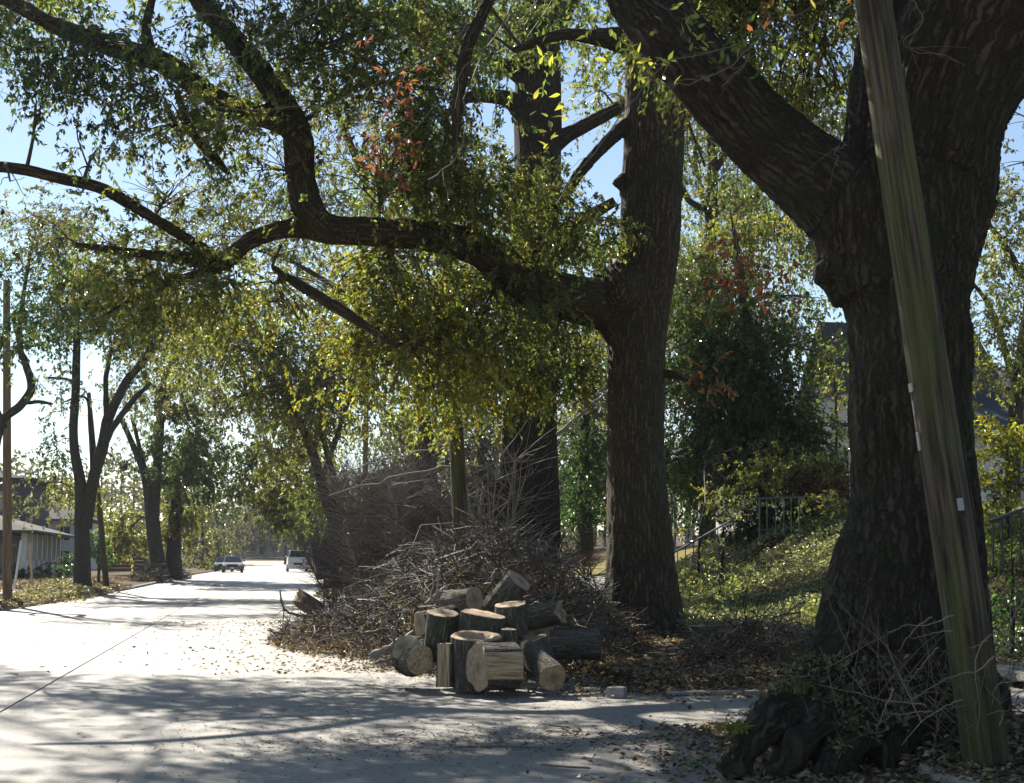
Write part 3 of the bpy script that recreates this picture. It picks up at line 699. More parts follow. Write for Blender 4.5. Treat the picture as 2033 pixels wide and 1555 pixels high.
# second oak over the log pile, with the long low limb over the road
D = 24.8
R2 = Tree([
    [(1285, 1300, D, 190), (1278, 1220, D, 158), (1272, 1100, D, 135), (1266, 950, D, 120), (1268, 800, D, 116), (1274, 620, D, 118), (1288, 450, D, 118), (1298, 300, D, 122), (1300, 150, D, 118), (1290, 0, D, 100), (1275, -200, D, 80), (1260, -480, D, 50)],
    [(1262, 660, D, 120), (1215, 610, D - .1, 108), (1130, 590, D - .5, 96), (1040, 560, D - 1.1, 84), (960, 500, D - 1.8, 72), (870, 475, D - 2.4, 62), (760, 465, D - 3, 58), (680, 455, D - 3.4, 60), (630, 440, D - 3.7, 66), (600, 350, D - 3.8, 62), (590, 260, D - 3.9, 62), (540, 170, D - 4, 52), (470, 80, D - 4.2, 46), (400, 10, D - 4.4, 40), (360, -80, D - 4.6, 34), (300, -300, D - 4.8, 20)],
    [(640, 450, D - 3.6, 50), (560, 455, D - 3.8, 38), (490, 480, D - 4, 34), (445, 522, D - 4.1, 32), (380, 515, D - 4.3, 26), (280, 504, D - 4.6, 18), (150, 485, D - 5, 9)],
    [(590, 250, D - 3.9, 52), (500, 225, D - 4, 44), (420, 190, D - 4.2, 42), (320, 125, D - 4.4, 46), (220, 95, D - 4.7, 42), (120, 60, D - 4.9, 34), (20, 5, D - 5.2, 26), (-120, -60, D - 5.5, 18)],
    [(445, 522, D - 4.1, 26), (380, 480, D - 4.3, 24), (300, 432, D - 4.6, 24), (210, 380, D - 4.9, 24), (120, 355, D - 5.2, 21), (0, 332, D - 5.6, 20), (-120, 350, D - 6, 12)],
    [(440, 530, D - 4.1, 18), (350, 555, D - 4.2, 14), (270, 590, D - 4.3, 9), (200, 630, D - 4.4, 5)],
    [(540, 530, D - 3.4, 14), (590, 565, D - 3.5, 24), (640, 595, D - 3.6, 24), (690, 625, D - 3.6, 22), (790, 690, D - 3.7, 10)],
    [(460, 350, D - 4, 8), (420, 310, D - 4.2, 20), (380, 260, D - 4.3, 16), (350, 180, D - 4.4, 12)],
    [(300, 110, D - 4.4, 22), (290, 50, D - 4.4, 18), (310, -30, D - 4.4, 14)],
    [(1290, 215, D, 44), (1235, 255, D - .2, 32), (1190, 300, D - .4, 26), (1140, 360, D - .6, 20), (1090, 440, D - .8, 12), (1050, 520, D - 1, 5)],
    [(1300, 260, D, 110), (1350, 200, D + .1, 74), (1400, 120, D + .2, 60), (1450, -40, D + .5, 44)],
    [(1240, 80, D, 60), (1170, 75, D - .3, 30), (1110, 72, D - .6, 22), (1020, 100, D - 1, 12)],
    [(1300, 420, D, 112), (1330, 380, D - .1, 72), (1352, 370, D - .15, 26)],
    [(1260, 370, D, 80), (1232, 362, D - .1, 36), (1220, 356, D - .1, 20)],
    [(903, 330, D - 5, 10), (908, 240, D - 5, 22), (924, 110, D - 5, 27), (950, 40, D - 5, 26), (1000, -60, D - 5, 24), (1100, -260, D - 3, 30)],
    [(1290, 745, D, 24), (1340, 745, D - .4, 14), (1400, 770, D - .8, 8)],
    [(1240, 560, D - .1, 110), (1238, 590, D - .45, 84), (1235, 612, D - .6, 40)],
], k=20)
R2.skel = R2.skel[:12]
foli = dict(L=.098, Wd=.045, sig=.27)
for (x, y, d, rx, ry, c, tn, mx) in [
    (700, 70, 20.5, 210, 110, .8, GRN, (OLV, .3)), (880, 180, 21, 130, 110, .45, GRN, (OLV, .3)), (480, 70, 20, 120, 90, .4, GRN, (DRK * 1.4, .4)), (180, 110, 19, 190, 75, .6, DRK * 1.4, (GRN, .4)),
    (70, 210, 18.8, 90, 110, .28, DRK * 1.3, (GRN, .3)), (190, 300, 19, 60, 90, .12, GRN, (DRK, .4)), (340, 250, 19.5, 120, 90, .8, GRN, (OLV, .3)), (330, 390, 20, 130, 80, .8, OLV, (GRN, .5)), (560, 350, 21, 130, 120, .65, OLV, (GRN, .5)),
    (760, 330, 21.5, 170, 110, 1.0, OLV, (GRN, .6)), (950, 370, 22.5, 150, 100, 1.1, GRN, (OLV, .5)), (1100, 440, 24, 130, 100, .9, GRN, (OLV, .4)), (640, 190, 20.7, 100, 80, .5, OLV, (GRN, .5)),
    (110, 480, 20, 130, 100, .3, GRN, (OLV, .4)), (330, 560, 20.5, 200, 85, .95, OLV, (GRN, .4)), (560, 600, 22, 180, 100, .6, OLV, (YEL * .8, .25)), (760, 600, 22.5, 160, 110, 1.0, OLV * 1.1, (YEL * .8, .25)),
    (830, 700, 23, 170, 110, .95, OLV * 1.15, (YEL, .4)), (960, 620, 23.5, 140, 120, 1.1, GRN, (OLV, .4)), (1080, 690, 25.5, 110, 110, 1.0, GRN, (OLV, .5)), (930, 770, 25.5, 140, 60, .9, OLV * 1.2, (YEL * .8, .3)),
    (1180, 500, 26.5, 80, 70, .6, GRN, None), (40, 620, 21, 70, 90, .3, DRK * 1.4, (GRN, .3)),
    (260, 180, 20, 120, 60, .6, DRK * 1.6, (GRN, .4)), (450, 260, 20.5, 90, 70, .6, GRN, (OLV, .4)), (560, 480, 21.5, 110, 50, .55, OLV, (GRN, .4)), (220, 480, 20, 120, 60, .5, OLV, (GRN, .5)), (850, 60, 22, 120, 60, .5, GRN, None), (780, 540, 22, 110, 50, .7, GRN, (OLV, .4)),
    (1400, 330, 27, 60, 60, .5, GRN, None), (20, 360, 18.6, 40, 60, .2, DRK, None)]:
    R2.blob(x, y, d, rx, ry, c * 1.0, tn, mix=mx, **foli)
for c, r, cv in [((-8, 22.3, 13.5), (3, 1.2, 1.2), 1.8), ((-4.5, 22.3, 13.5), (2.6, 1.4, 1.2), 2.4), ((-2.5, 26, 14), (2.2, 1.4, 1.), 1.2), ((-13.5, 31, 14.5), (4, 2.2, 1.), 1.5), ((-16, 27, 13), (3, 2, 1.2), 1.3), ((-11, 29, 15), (2.4, 1.2, 1), 1.3), ((-18, 34, 15), (3.4, 2, 1), 1.2), ((1, 27, 13.5), (4.5, 3, 1.8), .7), ((-4, 24, 12.2), (4, 2.5, 1.5), .6), ((4, 22, 14), (3, 3, 2), .6), ((-8, 21, 11.5), (2.5, 2.5, 1.3), .35)]:
    R2.blob(0, 0, 0, 0, 0, cv, GRN, L=.15, Wd=.06, nl=12, sig=.45, world=(c, r), sub=.6)  # leaf masses mostly out of view, added to shade the road
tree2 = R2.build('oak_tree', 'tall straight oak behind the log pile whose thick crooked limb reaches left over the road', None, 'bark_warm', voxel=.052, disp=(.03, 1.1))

# third oak, farther along the verge
D = 38
R3 = Tree([
    [(1064, 1230, D, 150), (1062, 1150, D, 112), (1058, 1000, D, 98), (1055, 850, D, 92), (1055, 700, D, 90), (1060, 500, D, 90), (1068, 330, D, 92), (1070, 200, D, 90), (1068, 80, D, 84), (1060, -60, D, 70), (1050, -250, D, 46)],
    [(1020, 1190, D - .6, 50), (1014, 1050, D - .5, 38), (1012, 900, D - .4, 32), (1016, 760, D - .3, 22)],
    [(1050, 225, D, 60), (1010, 200, D, 30), (960, 190, D - .4, 22), (900, 200, D - .8, 14)], [(1050, 150, D, 60), (1000, 130, D, 26), (940, 112, D, 22), (860, 130, D, 12)],
    [(1095, 285, D, 46), (1130, 265, D, 28), (1190, 232, D, 22), (1260, 200, D, 16), (1330, 190, D, 10)], [(1080, 90, D, 50), (1130, 0, D, 36), (1190, -90, D, 22)],
    [(1040, 640, D, 40), (960, 560, D - .5, 26), (870, 520, D - 1, 14)], [(1060, 520, D, 50), (1140, 450, D, 24), (1220, 400, D, 14)]], k=16)
R3.skel = R3.skel[:1] + R3.skel[2:]
for (x, y, d, rx, ry, c, tn) in [(1070, 40, 37, 130, 60, .6, GRN), (870, 50, 37, 140, 80, .5, GRN), (1180, 180, 39, 90, 70, .35, OLV * 1.2), (980, 260, 38, 50, 40, .25, OLV), (1180, 110, 38, 60, 40, .25, OLV), (1050, 380, 37, 80, 50, .6, OLV), (840, 420, 37, 160, 90, .6, GRN), (1060, 520, 37, 120, 80, .8, GRN),
                                 (1150, 620, 39, 70, 120, .6, OLV), (900, 620, 38, 160, 120, .6, GRN), (1010, 760, 36.5, 110, 70, .8, GRN), (1160, 740, 41, 50, 90, .45, GRY)]:
    R3.blob(x, y, d, rx, ry, c, tn, L=.125, Wd=.058, sig=.34)
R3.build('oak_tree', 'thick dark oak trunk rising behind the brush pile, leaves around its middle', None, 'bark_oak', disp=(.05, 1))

BK = np.array([.05, .04, .03])
def simple(name, label, limbs, blobs, group=None, bark='bark_grey', k=10, **kw):
    t = Tree(limbs, k=k)
    for b in blobs:
        x, y, d, rx, ry, c, tn = b[:7]; q_ = 1 if d < 50 else (1.25 if d < 70 else 1.75); o = dict(L=.15 * q_, Wd=.072 * q_, sig=.42, tlen=.6, nl=12); o.update(kw); 
        if len(b) > 7: o.update(b[7])
        t.blob(x, y, d, rx, ry, c, tn, **o)
    return t.build(name, label, group, bark)
# right-hand background trees
DKO = np.array([.036, .052, .018])
simple('evergreen_tree', 'dense dark green evergreen with drooping boughs in front of the white house', [[(1520, 1120, 39, 30), (1515, 950, 39, 26), (1500, 800, 39, 22), (1480, 600, 39, 16), (1450, 420, 39, 3)]],
       [(1520, 850, 39, 120, 90, 1.7, DKO * 1.2), (1440, 740, 39, 110, 110, 1.6, DKO * 1.5), (1600, 930, 39, 70, 40, 1.2, DKO * 1.2), (1400, 900, 39, 90, 80, 1.2, DKO * 1.3), (1400, 580, 40, 80, 110, .9, GRN), (1500, 650, 39, 90, 80, 1.0, GRN), (1560, 760, 39, 50, 60, 1.1, DKO * 1.7), (1600, 590, 40, 60, 35, .6, GRN), (1625, 700, 39, 50, 45, .7, GRN), (1375, 720, 40, 55, 110, .8, GRN), (1450, 880, 38.5, 70, 60, .8, GRN * .8), (1480, 480, 40, 80, 70, .7, OLV)], L=.15, Wd=.065, sig=.35, droop=-.7, sub=1.2)
simple('broadleaf_tree', 'olive leaved tree seen between the two big trunks, above the evergreen', [[(1405, 1100, 48, 30), (1400, 700, 48, 26), (1410, 450, 48, 24), (1415, 320, 48, 20), (1400, 150, 48, 12), (1405, 20, 48, 4)], [(1412, 350, 48, 16), (1450, 300, 48, 12), (1520, 270, 48, 8)], [(1410, 420, 48, 14), (1370, 400, 48, 12), (1345, 350, 48, 8)], [(1420, 520, 48, 14), (1500, 470, 48, 9), (1560, 430, 48, 6)]],
       [(1420, 420, 48, 100, 50, .45, OLV), (1520, 420, 48, 80, 50, .5, GRN), (1380, 280, 48, 60, 50, .3, GRY), (1600, 500, 47, 60, 60, .6, OLV), (1530, 280, 47, 120, 60, .3, GRY), (1620, 330, 47, 70, 60, .35, OLV)])
simple('broadleaf_tree', 'pale olive tree beyond the big oak at the far right', [[(2010, 1050, 40, 30), (2015, 800, 40, 26), (2060, 500, 40, 18), (2080, 300, 40, 10)], [(2015, 760, 40, 14), (1970, 620, 40, 10), (1930, 560, 40, 6)], [(2040, 560, 40, 14), (1990, 480, 40, 9), (1950, 430, 40, 6)]],
       [(1995, 400, 40, 80, 60, .6, GRY), (1985, 520, 40, 80, 70, .7, OLV * 1.1), (1980, 640, 39, 70, 60, .8, OLV * 1.3), (1985, 730, 39, 60, 35, .6, OLV * 1.4), (2010, 220, 40, 60, 60, .12, DRK), (2000, 330, 40, 50, 30, .25, GRY)])
simple('broadleaf_tree', 'ivy clad bluish green tree in the gap right of the third trunk', [[(1165, 1100, 52, 26), (1160, 900, 52, 22), (1165, 700, 52, 16), (1160, 560, 52, 9)]],
       [(1165, 930, 51, 40, 90, 1.3, DRK * 1.6), (1150, 800, 52, 60, 60, .6, GRY), (1170, 700, 53, 50, 80, .5, OLV), (1130, 1000, 52, 40, 50, .9, DRK * 1.4)])
# centre background, along the right side of the road
for i, (lab, lm, bl) in enumerate([
    ('olive roadside tree with thin leaning stems just past the brush pile', [[(700, 1160, 58, 26), (650, 1000, 58, 20), (610, 870, 58, 16), (560, 780, 57, 12), (500, 700, 56, 8)], [(680, 1100, 58, 18), (665, 960, 58, 12), (640, 860, 58, 10), (620, 700, 58, 7)], [(640, 950, 58, 10), (690, 800, 58, 9), (720, 650, 58, 6)], [(560, 780, 57, 9), (500, 780, 57, 6), (440, 800, 57, 4)]],
     [(620, 560, 57, 150, 70, .6, OLV), (560, 720, 57, 140, 90, .8, OLV), (650, 800, 57, 130, 80, .85, OLV), (450, 700, 56, 130, 70, .6, OLV), (420, 780, 56, 70, 50, .3, GRY), (700, 700, 58, 110, 90, .7, OLV), (590, 900, 59, 90, 60, .7, OLV * 1.1), (780, 830, 60, 90, 50, .6, OLV), (480, 620, 57, 120, 50, .5, OLV), (640, 990, 60, 50, 60, .8, GRN)]),
    ('yellowish olive tree arching over the far end of the road', [[(640, 1150, 85, 20), (610, 1000, 85, 16), (570, 930, 84, 12), (520, 880, 83, 8)], [(610, 1000, 85, 12), (630, 900, 85, 8), (650, 820, 85, 6)]],
     [(560, 930, 84, 100, 70, .8, OLV * 1.2), (520, 980, 85, 70, 40, .8, OLV), (600, 1010, 85, 60, 50, .9, GRN), (480, 900, 83, 70, 40, .45, GRN), (500, 820, 84, 90, 50, .5, OLV)]),
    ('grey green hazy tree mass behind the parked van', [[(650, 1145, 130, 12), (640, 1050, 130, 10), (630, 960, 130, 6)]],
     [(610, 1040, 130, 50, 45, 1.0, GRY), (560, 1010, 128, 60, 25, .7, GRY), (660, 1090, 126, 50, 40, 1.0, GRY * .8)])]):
    simple('roadside_tree', lab, lm, bl)
# a lighter layer of crowns beyond the second oak
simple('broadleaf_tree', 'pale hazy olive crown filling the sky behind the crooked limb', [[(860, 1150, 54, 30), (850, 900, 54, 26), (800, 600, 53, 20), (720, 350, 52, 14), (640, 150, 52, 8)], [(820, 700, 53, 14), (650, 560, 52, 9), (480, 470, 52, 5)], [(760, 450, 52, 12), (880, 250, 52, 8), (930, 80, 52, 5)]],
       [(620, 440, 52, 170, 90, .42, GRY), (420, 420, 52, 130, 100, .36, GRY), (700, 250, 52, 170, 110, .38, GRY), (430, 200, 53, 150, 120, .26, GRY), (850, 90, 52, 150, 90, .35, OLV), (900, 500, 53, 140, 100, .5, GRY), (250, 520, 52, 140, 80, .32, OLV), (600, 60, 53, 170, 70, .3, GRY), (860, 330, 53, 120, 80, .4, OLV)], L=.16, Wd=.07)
simple('broadleaf_tree', 'high pale crown behind the gap between the tall oak and the biggest oak', [[(1480, 1080, 55, 22), (1480, 700, 55, 18), (1500, 400, 55, 12), (1560, 200, 55, 6)], [(1480, 560, 55, 10), (1400, 400, 55, 7), (1370, 250, 55, 4)]],
       [(1480, 360, 55, 130, 90, .5, GRY), (1600, 230, 55, 100, 100, .5, OLV), (1400, 560, 55, 80, 90, .6, GRY), (1590, 480, 55, 80, 70, .6, OLV), (1560, 620, 55, 60, 40, .4, GRY), (1390, 230, 55, 50, 90, .3, GRY)], L=.16, Wd=.07)
# left side
simple('forked_tree', 'dark tree forking low into bare grey stems on the left verge beside the house', [
    [(168, 1190, 66, 44), (162, 1140, 66, 34), (163, 1050, 66, 30), (160, 960, 66, 22), (148, 870, 66, 17), (152, 740, 66, 15), (150, 640, 66, 12), (140, 520, 66, 7)],
    [(168, 1050, 66, 26), (180, 980, 66, 22), (205, 880, 66, 21), (215, 830, 66, 20), (250, 760, 66, 17), (295, 700, 66, 13), (340, 620, 66, 7)],
    [(200, 900, 66, 12), (225, 850, 66, 12), (260, 800, 66, 10), (300, 760, 66, 6)], [(212, 830, 66, 12), (210, 760, 66, 9), (222, 690, 66, 7)],
    [(152, 760, 66, 8), (125, 752, 66, 5), (95, 750, 66, 4)], [(185, 960, 66, 8), (178, 850, 66, 6), (170, 790, 66, 4), (120, 800, 66, 3)]],
    [(90, 470, 66, 120, 60, .35, GRY), (260, 780, 67, 70, 50, .35, GRY), (110, 620, 66, 90, 70, .6, DRK * 1.6), (190, 560, 66, 110, 70, .5, OLV), (250, 640, 66, 110, 60, .6, OLV), (320, 700, 67, 90, 60, .5, OLV), (130, 760, 66, 50, 50, .25, GRY), (70, 975, 67, 60, 40, .25, GRY), (130, 985, 67, 50, 40, .45, OLV), (110, 880, 66, 40, 40, .4, DRK), (380, 640, 66, 90, 70, .5, OLV)])
simple('leaning_tree', 'dark ivy wrapped tree leaning left over the verge, with two stems', [
    [(322, 1160, 90, 34), (310, 1090, 90, 28), (302, 1020, 90, 26), (290, 950, 90, 18), (262, 880, 90, 12), (240, 830, 90, 9)], [(306, 1020, 90, 20), (312, 930, 90, 18), (318, 830, 90, 16), (325, 760, 90, 12), (350, 700, 90, 8)],
    [(300, 980, 90, 12), (280, 900, 90, 8), (262, 830, 90, 6)], [(318, 820, 90, 10), (350, 770, 90, 8), (375, 830, 90, 5)]],
    [(240, 940, 92, 40, 60, .35, GRY), (300, 620, 90, 110, 60, .5, OLV), (345, 880, 90, 60, 90, .8, GRN), (300, 800, 90, 60, 60, .35, GRY), (380, 790, 90, 80, 60, .5, OLV), (400, 900, 91, 70, 70, .75, GRN), (250, 1060, 96, 45, 50, 1.0, OLV * 1.2), (420, 720, 90, 90, 60, .5, OLV), (440, 970, 92, 50, 50, .45, DRK * 1.5)])
simple('roadside_tree', 'shorter dark trunked tree with a low bushy crown left of the far cars', [[(347, 1165, 92, 34), (345, 1100, 92, 29), (348, 1020, 92, 24), (350, 950, 92, 12)]],
       [(365, 1010, 92, 50, 45, 1.0, OLV), (350, 1055, 92, 36, 26, .9, OLV), (385, 940, 92, 60, 40, .8, GRN)])
simple('bare_tree', 'contorted bare tree leaning in at the left edge behind the brown pole', [[(-60, 1200, 48, 34), (-30, 1000, 48, 26), (0, 850, 48, 18), (40, 805, 48, 16), (63, 765, 48, 15), (50, 720, 48, 13), (40, 690, 48, 12), (42, 620, 48, 8), (60, 500, 48, 5)], [(45, 800, 48, 8), (80, 798, 48, 7), (105, 802, 48, 4)], [(45, 690, 48, 8), (90, 680, 48, 5), (130, 665, 48, 3)], [(10, 850, 48, 10), (-20, 760, 48, 9), (20, 640, 48, 6)]],
       [(60, 540, 47, 90, 70, .35, DRK * 1.3), (80, 640, 47, 60, 40, .3, DRK * 1.5), (0, 700, 47, 30, 60, .15, DRK * 1.5), (80, 430, 47, 100, 60, .3, GRY)])
# far end of the street
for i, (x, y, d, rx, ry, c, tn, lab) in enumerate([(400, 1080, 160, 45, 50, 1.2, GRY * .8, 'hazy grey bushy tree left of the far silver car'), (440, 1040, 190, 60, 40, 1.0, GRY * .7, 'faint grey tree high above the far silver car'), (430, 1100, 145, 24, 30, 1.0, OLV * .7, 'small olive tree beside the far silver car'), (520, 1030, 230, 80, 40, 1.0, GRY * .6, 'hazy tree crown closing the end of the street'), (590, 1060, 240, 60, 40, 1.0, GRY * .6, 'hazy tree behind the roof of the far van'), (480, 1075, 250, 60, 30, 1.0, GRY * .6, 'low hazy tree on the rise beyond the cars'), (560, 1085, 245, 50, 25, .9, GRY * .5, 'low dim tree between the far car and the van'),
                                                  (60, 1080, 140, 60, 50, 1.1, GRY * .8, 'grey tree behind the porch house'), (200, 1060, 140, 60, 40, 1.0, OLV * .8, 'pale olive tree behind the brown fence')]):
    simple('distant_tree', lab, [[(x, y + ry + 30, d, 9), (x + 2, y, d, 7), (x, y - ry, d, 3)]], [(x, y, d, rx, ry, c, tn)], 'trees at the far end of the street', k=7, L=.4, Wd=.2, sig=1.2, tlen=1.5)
# right background tree behind the wall, closing the gap between pile and trunk
simple('broadleaf_tree', 'grey green tree crowding behind the bare shrubs and the mossy pole', [[(820, 1130, 75, 16), (830, 950, 75, 13), (840, 800, 75, 9)], [(960, 1120, 70, 18), (955, 950, 70, 14), (950, 750, 70, 9)]],
       [(830, 900, 76, 110, 80, .9, GRY * .7), (960, 900, 72, 80, 120, .9, GRY * .6), (900, 1030, 74, 120, 50, 1.1, DRK * 1.5), (1100, 900, 75, 100, 130, .8, GRY * .7), (740, 1000, 78, 90, 60, 1.0, GRY * .7)], L=.2, Wd=.09)
simple('broadleaf_tree', 'dark tree filling the space behind the evergreen and the white house', [[(1400, 1080, 62, 16), (1390, 850, 62, 13), (1400, 650, 62, 9)], [(1250, 1060, 64, 16), (1240, 850, 64, 12), (1250, 650, 64, 9)]],
       [(1400, 950, 62, 100, 90, 1.0, DRK * 1.6), (1430, 700, 62, 120, 110, .7, GRY * .6), (1240, 900, 64, 100, 120, .9, GRY * .7), (1240, 660, 64, 110, 110, .6, GRY), (1350, 550, 62, 90, 80, .5, OLV)], L=.2, Wd=.09)
#SPLIT2

# ------------------------------------------------------------------ poles and wires
def pole(name, label, base_p, top_p, r0, r1, m_, group=None, k=20, n=14):
    base_p = np.array(base_p, float); top_p = np.array(top_p, float); root = empty(name, base_p, label, 'pole', group)
    L = np.linalg.norm(top_p - base_p); q = Vector(top_p - base_p).to_track_quat('Z', 'Y')
    zs = np.linspace(-.3, L, n); pts = np.stack([0 * zs, 0 * zs, zs], 1); r = r0 + (r1 - r0) * zs / L
    th = np.arange(k) * 2 * np.pi / k; a = Acc()
    R = r[:, None] * (1 + .03 * (vn(np.cos(th)[None] * 3 + base_p[0], np.sin(th)[None] * 3, zs[:, None] * .4, 21) - .5) - .05 * (vn(np.cos(th)[None] * 9, np.sin(th)[None] * 9, zs[:, None] * .2, 22) > .78))
    v = np.stack([R * np.cos(th), R * np.sin(th), np.broadcast_to(zs[:, None], R.shape)], -1)
    i = np.arange(n - 1)[:, None] * k + np.arange(k)[None]; j = np.arange(n - 1)[:, None] * k + (np.arange(k)[None] + 1) % k
    a.add(v.reshape(-1, 3), np.stack([i, j, j + k, i + k], -1).reshape(-1, 4), [((n - 1) * k, (n - 1) * k + x, (n - 1) * k + x + 1) for x in range(1, k - 1)])
    o = a.build('shaft', [m_], root, True); root.rotation_mode = 'QUATERNION'; root.rotation_quaternion = q; return root, q
bp = P(1962, 1530, 9.4); tp = P(1733, 0, 9.55); d_ = tp - bp
np1, q1 = pole('utility_pole', 'weathered mossy wooden pole leaning left in front of the biggest oak', bp, bp + d_ * 1.75, .152, .118, 'pole', k=28, n=30)
def onpole(px, py, w, h, name, m_, side):
    # a small plate nailed on the shaft, placed in the shaft's own frame
    t = (1530 - py) / 1530.; z = t * np.linalg.norm(d_); a = Acc(); ang = side
    r = .152 - .034 * z / (1.75 * np.linalg.norm(d_)) + .006
    box(a, (0, 0, 0), (.012, w, h)); o = a.build(name, [m_], np1); o.location = (math.cos(ang) * r, math.sin(ang) * r, z); o.rotation_euler = (0, 0, ang); return o
Rq = np1.rotation_quaternion.inverted(); lf = Rq @ Vector((-1, -.15, 0)); fr = Rq @ Vector((.12, -1, 0))
al, af = math.atan2(lf.y, lf.x), math.atan2(fr.y, fr.x)
onpole(0, 800, .05, .06, 'metal_bracket', 'plastic', al); onpole(0, 840, .012, .1, 'metal_strip', 'plastic', al); onpole(0, 905, .03, .13, 'metal_strip', 'plastic', al)
onpole(0, 1035, .045, .085, 'metal_tag', 'plastic', af + .1); onpole(0, 1050, .03, .06, 'metal_tag', 'blackiron', af + .35)
pm = P(926, 1190, 27.5); pole('utility_pole', 'green mossy wooden pole standing behind the brush pile', (pm[0], pm[1], G(pm[0], pm[1]) - .1), P(880, 300, 28), .17, .13, 'pole')
pl = P(15, 1199, 49); PLT = P(13, 556, 49)
pole('utility_pole', 'upright brown wooden pole at the left edge beside the kerb', (pl[0], pl[1], G(pl[0], pl[1]) - .1), PLT, .17, .12, 'pole_l')
p2 = P(212, 1170, 70); PL2 = P(176, 780, 70)
pole('utility_pole', 'thin dark pole leaning left beside the forked tree', (p2[0], p2[1], G(p2[0], p2[1]) - .1), PL2, .16, .11, 'pole')
p3 = P(722, 1130, 72); pole('utility_pole', 'dim distant pole above the brush pile', (p3[0], p3[1], G(p3[0], p3[1]) - .1), P(728, 760, 72), .17, .13, 'pole_l')
p4 = P(566, 1138, 190); pole('utility_pole', 'faint distant pole left of the van', (p4[0], p4[1], G(p4[0], p4[1])), P(567, 1040, 190), .2, .15, 'pole')
def wire(label, p, q, sag=.8, r=.012):
    t = np.linspace(0, 1, 24)[:, None]; pts = p * (1 - t) + q * t; pts[:, 2] -= sag * 4 * (t[:, 0] * (1 - t[:, 0]))
    a = Acc(); tubes(a, pts, np.full(24, r), 4); o = a.build('overhead_wire', ['rubber']); tag(o, label, 'wire')
wire('thin overhead wire from the brown left pole to the leaning pole', PLT + [0, 0, -1.6], PL2 + [0, 0, -1.2], .9)
wire('overhead wire from the leaning dark pole across to the right side poles', PL2 + [0, 0, -.3], P(728, 800, 72), .6)
wire('faint wire sagging over the far end of the street', P(395, 1050, 180), P(566, 1052, 190), 1.5, .03)

# ------------------------------------------------------------------ cut logs
def log(label, c, ax, r, L, flat=None, hollow=0., bark='bark_log', crook=0., oval=1., jag=0., name='log', k=40, cutm='cut'):
    """ax = the direction its cut face looks; flat=(a0,a1) is a split side in degrees"""
    ax = Vector(ax).normalized(); root = empty(name, c, label, 'log', 'cut logs heaped beside the road')
    q = ax.to_track_quat('Z', 'Y'); sd_ = c[0] * 31 + c[1] * 17
    m_ = 12; th = np.arange(k) * 2 * np.pi / k; zs = np.linspace(-L / 2, L / 2, m_)
    R = r * (1 + .32 * (vn(np.cos(th)[None] * 1.2 + sd_, np.sin(th)[None] * 1.2, zs[:, None] * 2.5, 31) - .5) + .10 * (vn(np.cos(th)[None] * 5 + sd_, np.sin(th)[None] * 5, zs[:, None] * 5, 32) - .5))
    R = np.broadcast_to(R, (m_, k)).copy(); mt = np.zeros(k, int)
    if flat:
        fl = q.inverted() @ Vector(flat[0]); mid = math.atan2(fl.y, fl.x); hw = math.radians(flat[1])
        da = (th - mid + np.pi) % (2 * np.pi) - np.pi; ins = np.abs(da) < hw
        R[:, ins] = np.minimum(R[:, ins], r * math.cos(hw) * .97 / np.cos(da[ins])[None]) ; mt[ins] = 1
        R[:, ins] *= 1 + .02 * (vn(da[ins][None] * 14, zs[:, None] * .5, 0, 33) - .5)
    X = R * np.cos(th) * oval + crook * (zs[:, None] / L) ** 2 * 2; Y = R * np.sin(th); Z = np.broadcast_to(zs[:, None], R.shape).copy()
    if jag: Z[-1] += jag * (vn(np.cos(th) * 2.5, np.sin(th) * 2.5, sd_, 34) - .5); Z[-2] = np.minimum(Z[-2], Z[-1] - .01)
    a = Acc(); i = np.arange(m_ - 1)[:, None] * k + np.arange(k)[None]; j = np.arange(m_ - 1)[:, None] * k + (np.arange(k)[None] + 1) % k
    qd = np.stack([i, j, j + k, i + k], -1); bu = np.stack([R * np.cos(th) * 1.4, R * np.sin(th) * 1.4, Z * 1.0 + sd_], -1)
    keep = ~(mt.astype(bool)); V = np.stack([X, Y, Z], -1).reshape(-1, 3)
    def used(q):
        q = q.reshape(-1, 4); u_q, inv = np.unique(q.ravel(), return_inverse=True); return u_q, inv.reshape(-1, 4)
    uq, iq = used(qd[:, keep]); a.add(V[uq], iq, None, (.1, .1, .1), 0, bu.reshape(-1, 3)[uq]); ob = a.build('bark', [bark], root, True)
    if flat:
        b = Acc(); uq, iq = used(qd[:, ~keep]); b.add(V[uq], iq); b.build('split_face', ['split'], root)
    for e, s_ in ((m_ - 1, 1), (0, -1)):
        f = Acc(); rings = [0.0, .22, .45, .7, .9, .965]; vv = []
        cx, cy = X[e].mean(), Y[e].mean()
        for t in rings:
            z = Z[e] * t + Z[e].mean() * (1 - t) + s_ * (.006 + .012 * (vn(np.cos(th) * t * 4 + sd_, np.sin(th) * t * 4, e, 35) - .5))
            if hollow and t < hollow: z = z - s_ * .09
            vv.append(np.stack([cx + (X[e] - cx) * t, cy + (Y[e] - cy) * t, z], 1))
        vv.append(np.stack([X[e], Y[e], Z[e] - s_ * .004], 1)); vv = np.array(vv).reshape(-1, 3); nr = len(rings)
        ii = np.arange(nr)[:, None] * k + np.arange(k)[None]; jj = np.arange(nr)[:, None] * k + (np.arange(k)[None] + 1) % k
        qq = np.stack([ii, jj, jj + k, ii + k], -1)
        if s_ < 0: qq = qq[..., ::-1]
        if hollow: f.add(vv, qq[:2].reshape(-1, 4), None, (.1, .1, .1), 1); f.add(vv, qq[2:].reshape(-1, 4), None, (.1, .1, .1), 0)
        else: f.add(vv, qq.reshape(-1, 4))
        f.build('cut_face', [cutm, 'hollow'], root, True)
    root.rotation_mode = 'QUATERNION'; root.rotation_quaternion = q; return root
def LP(px, py, d): return P(px, py, d)
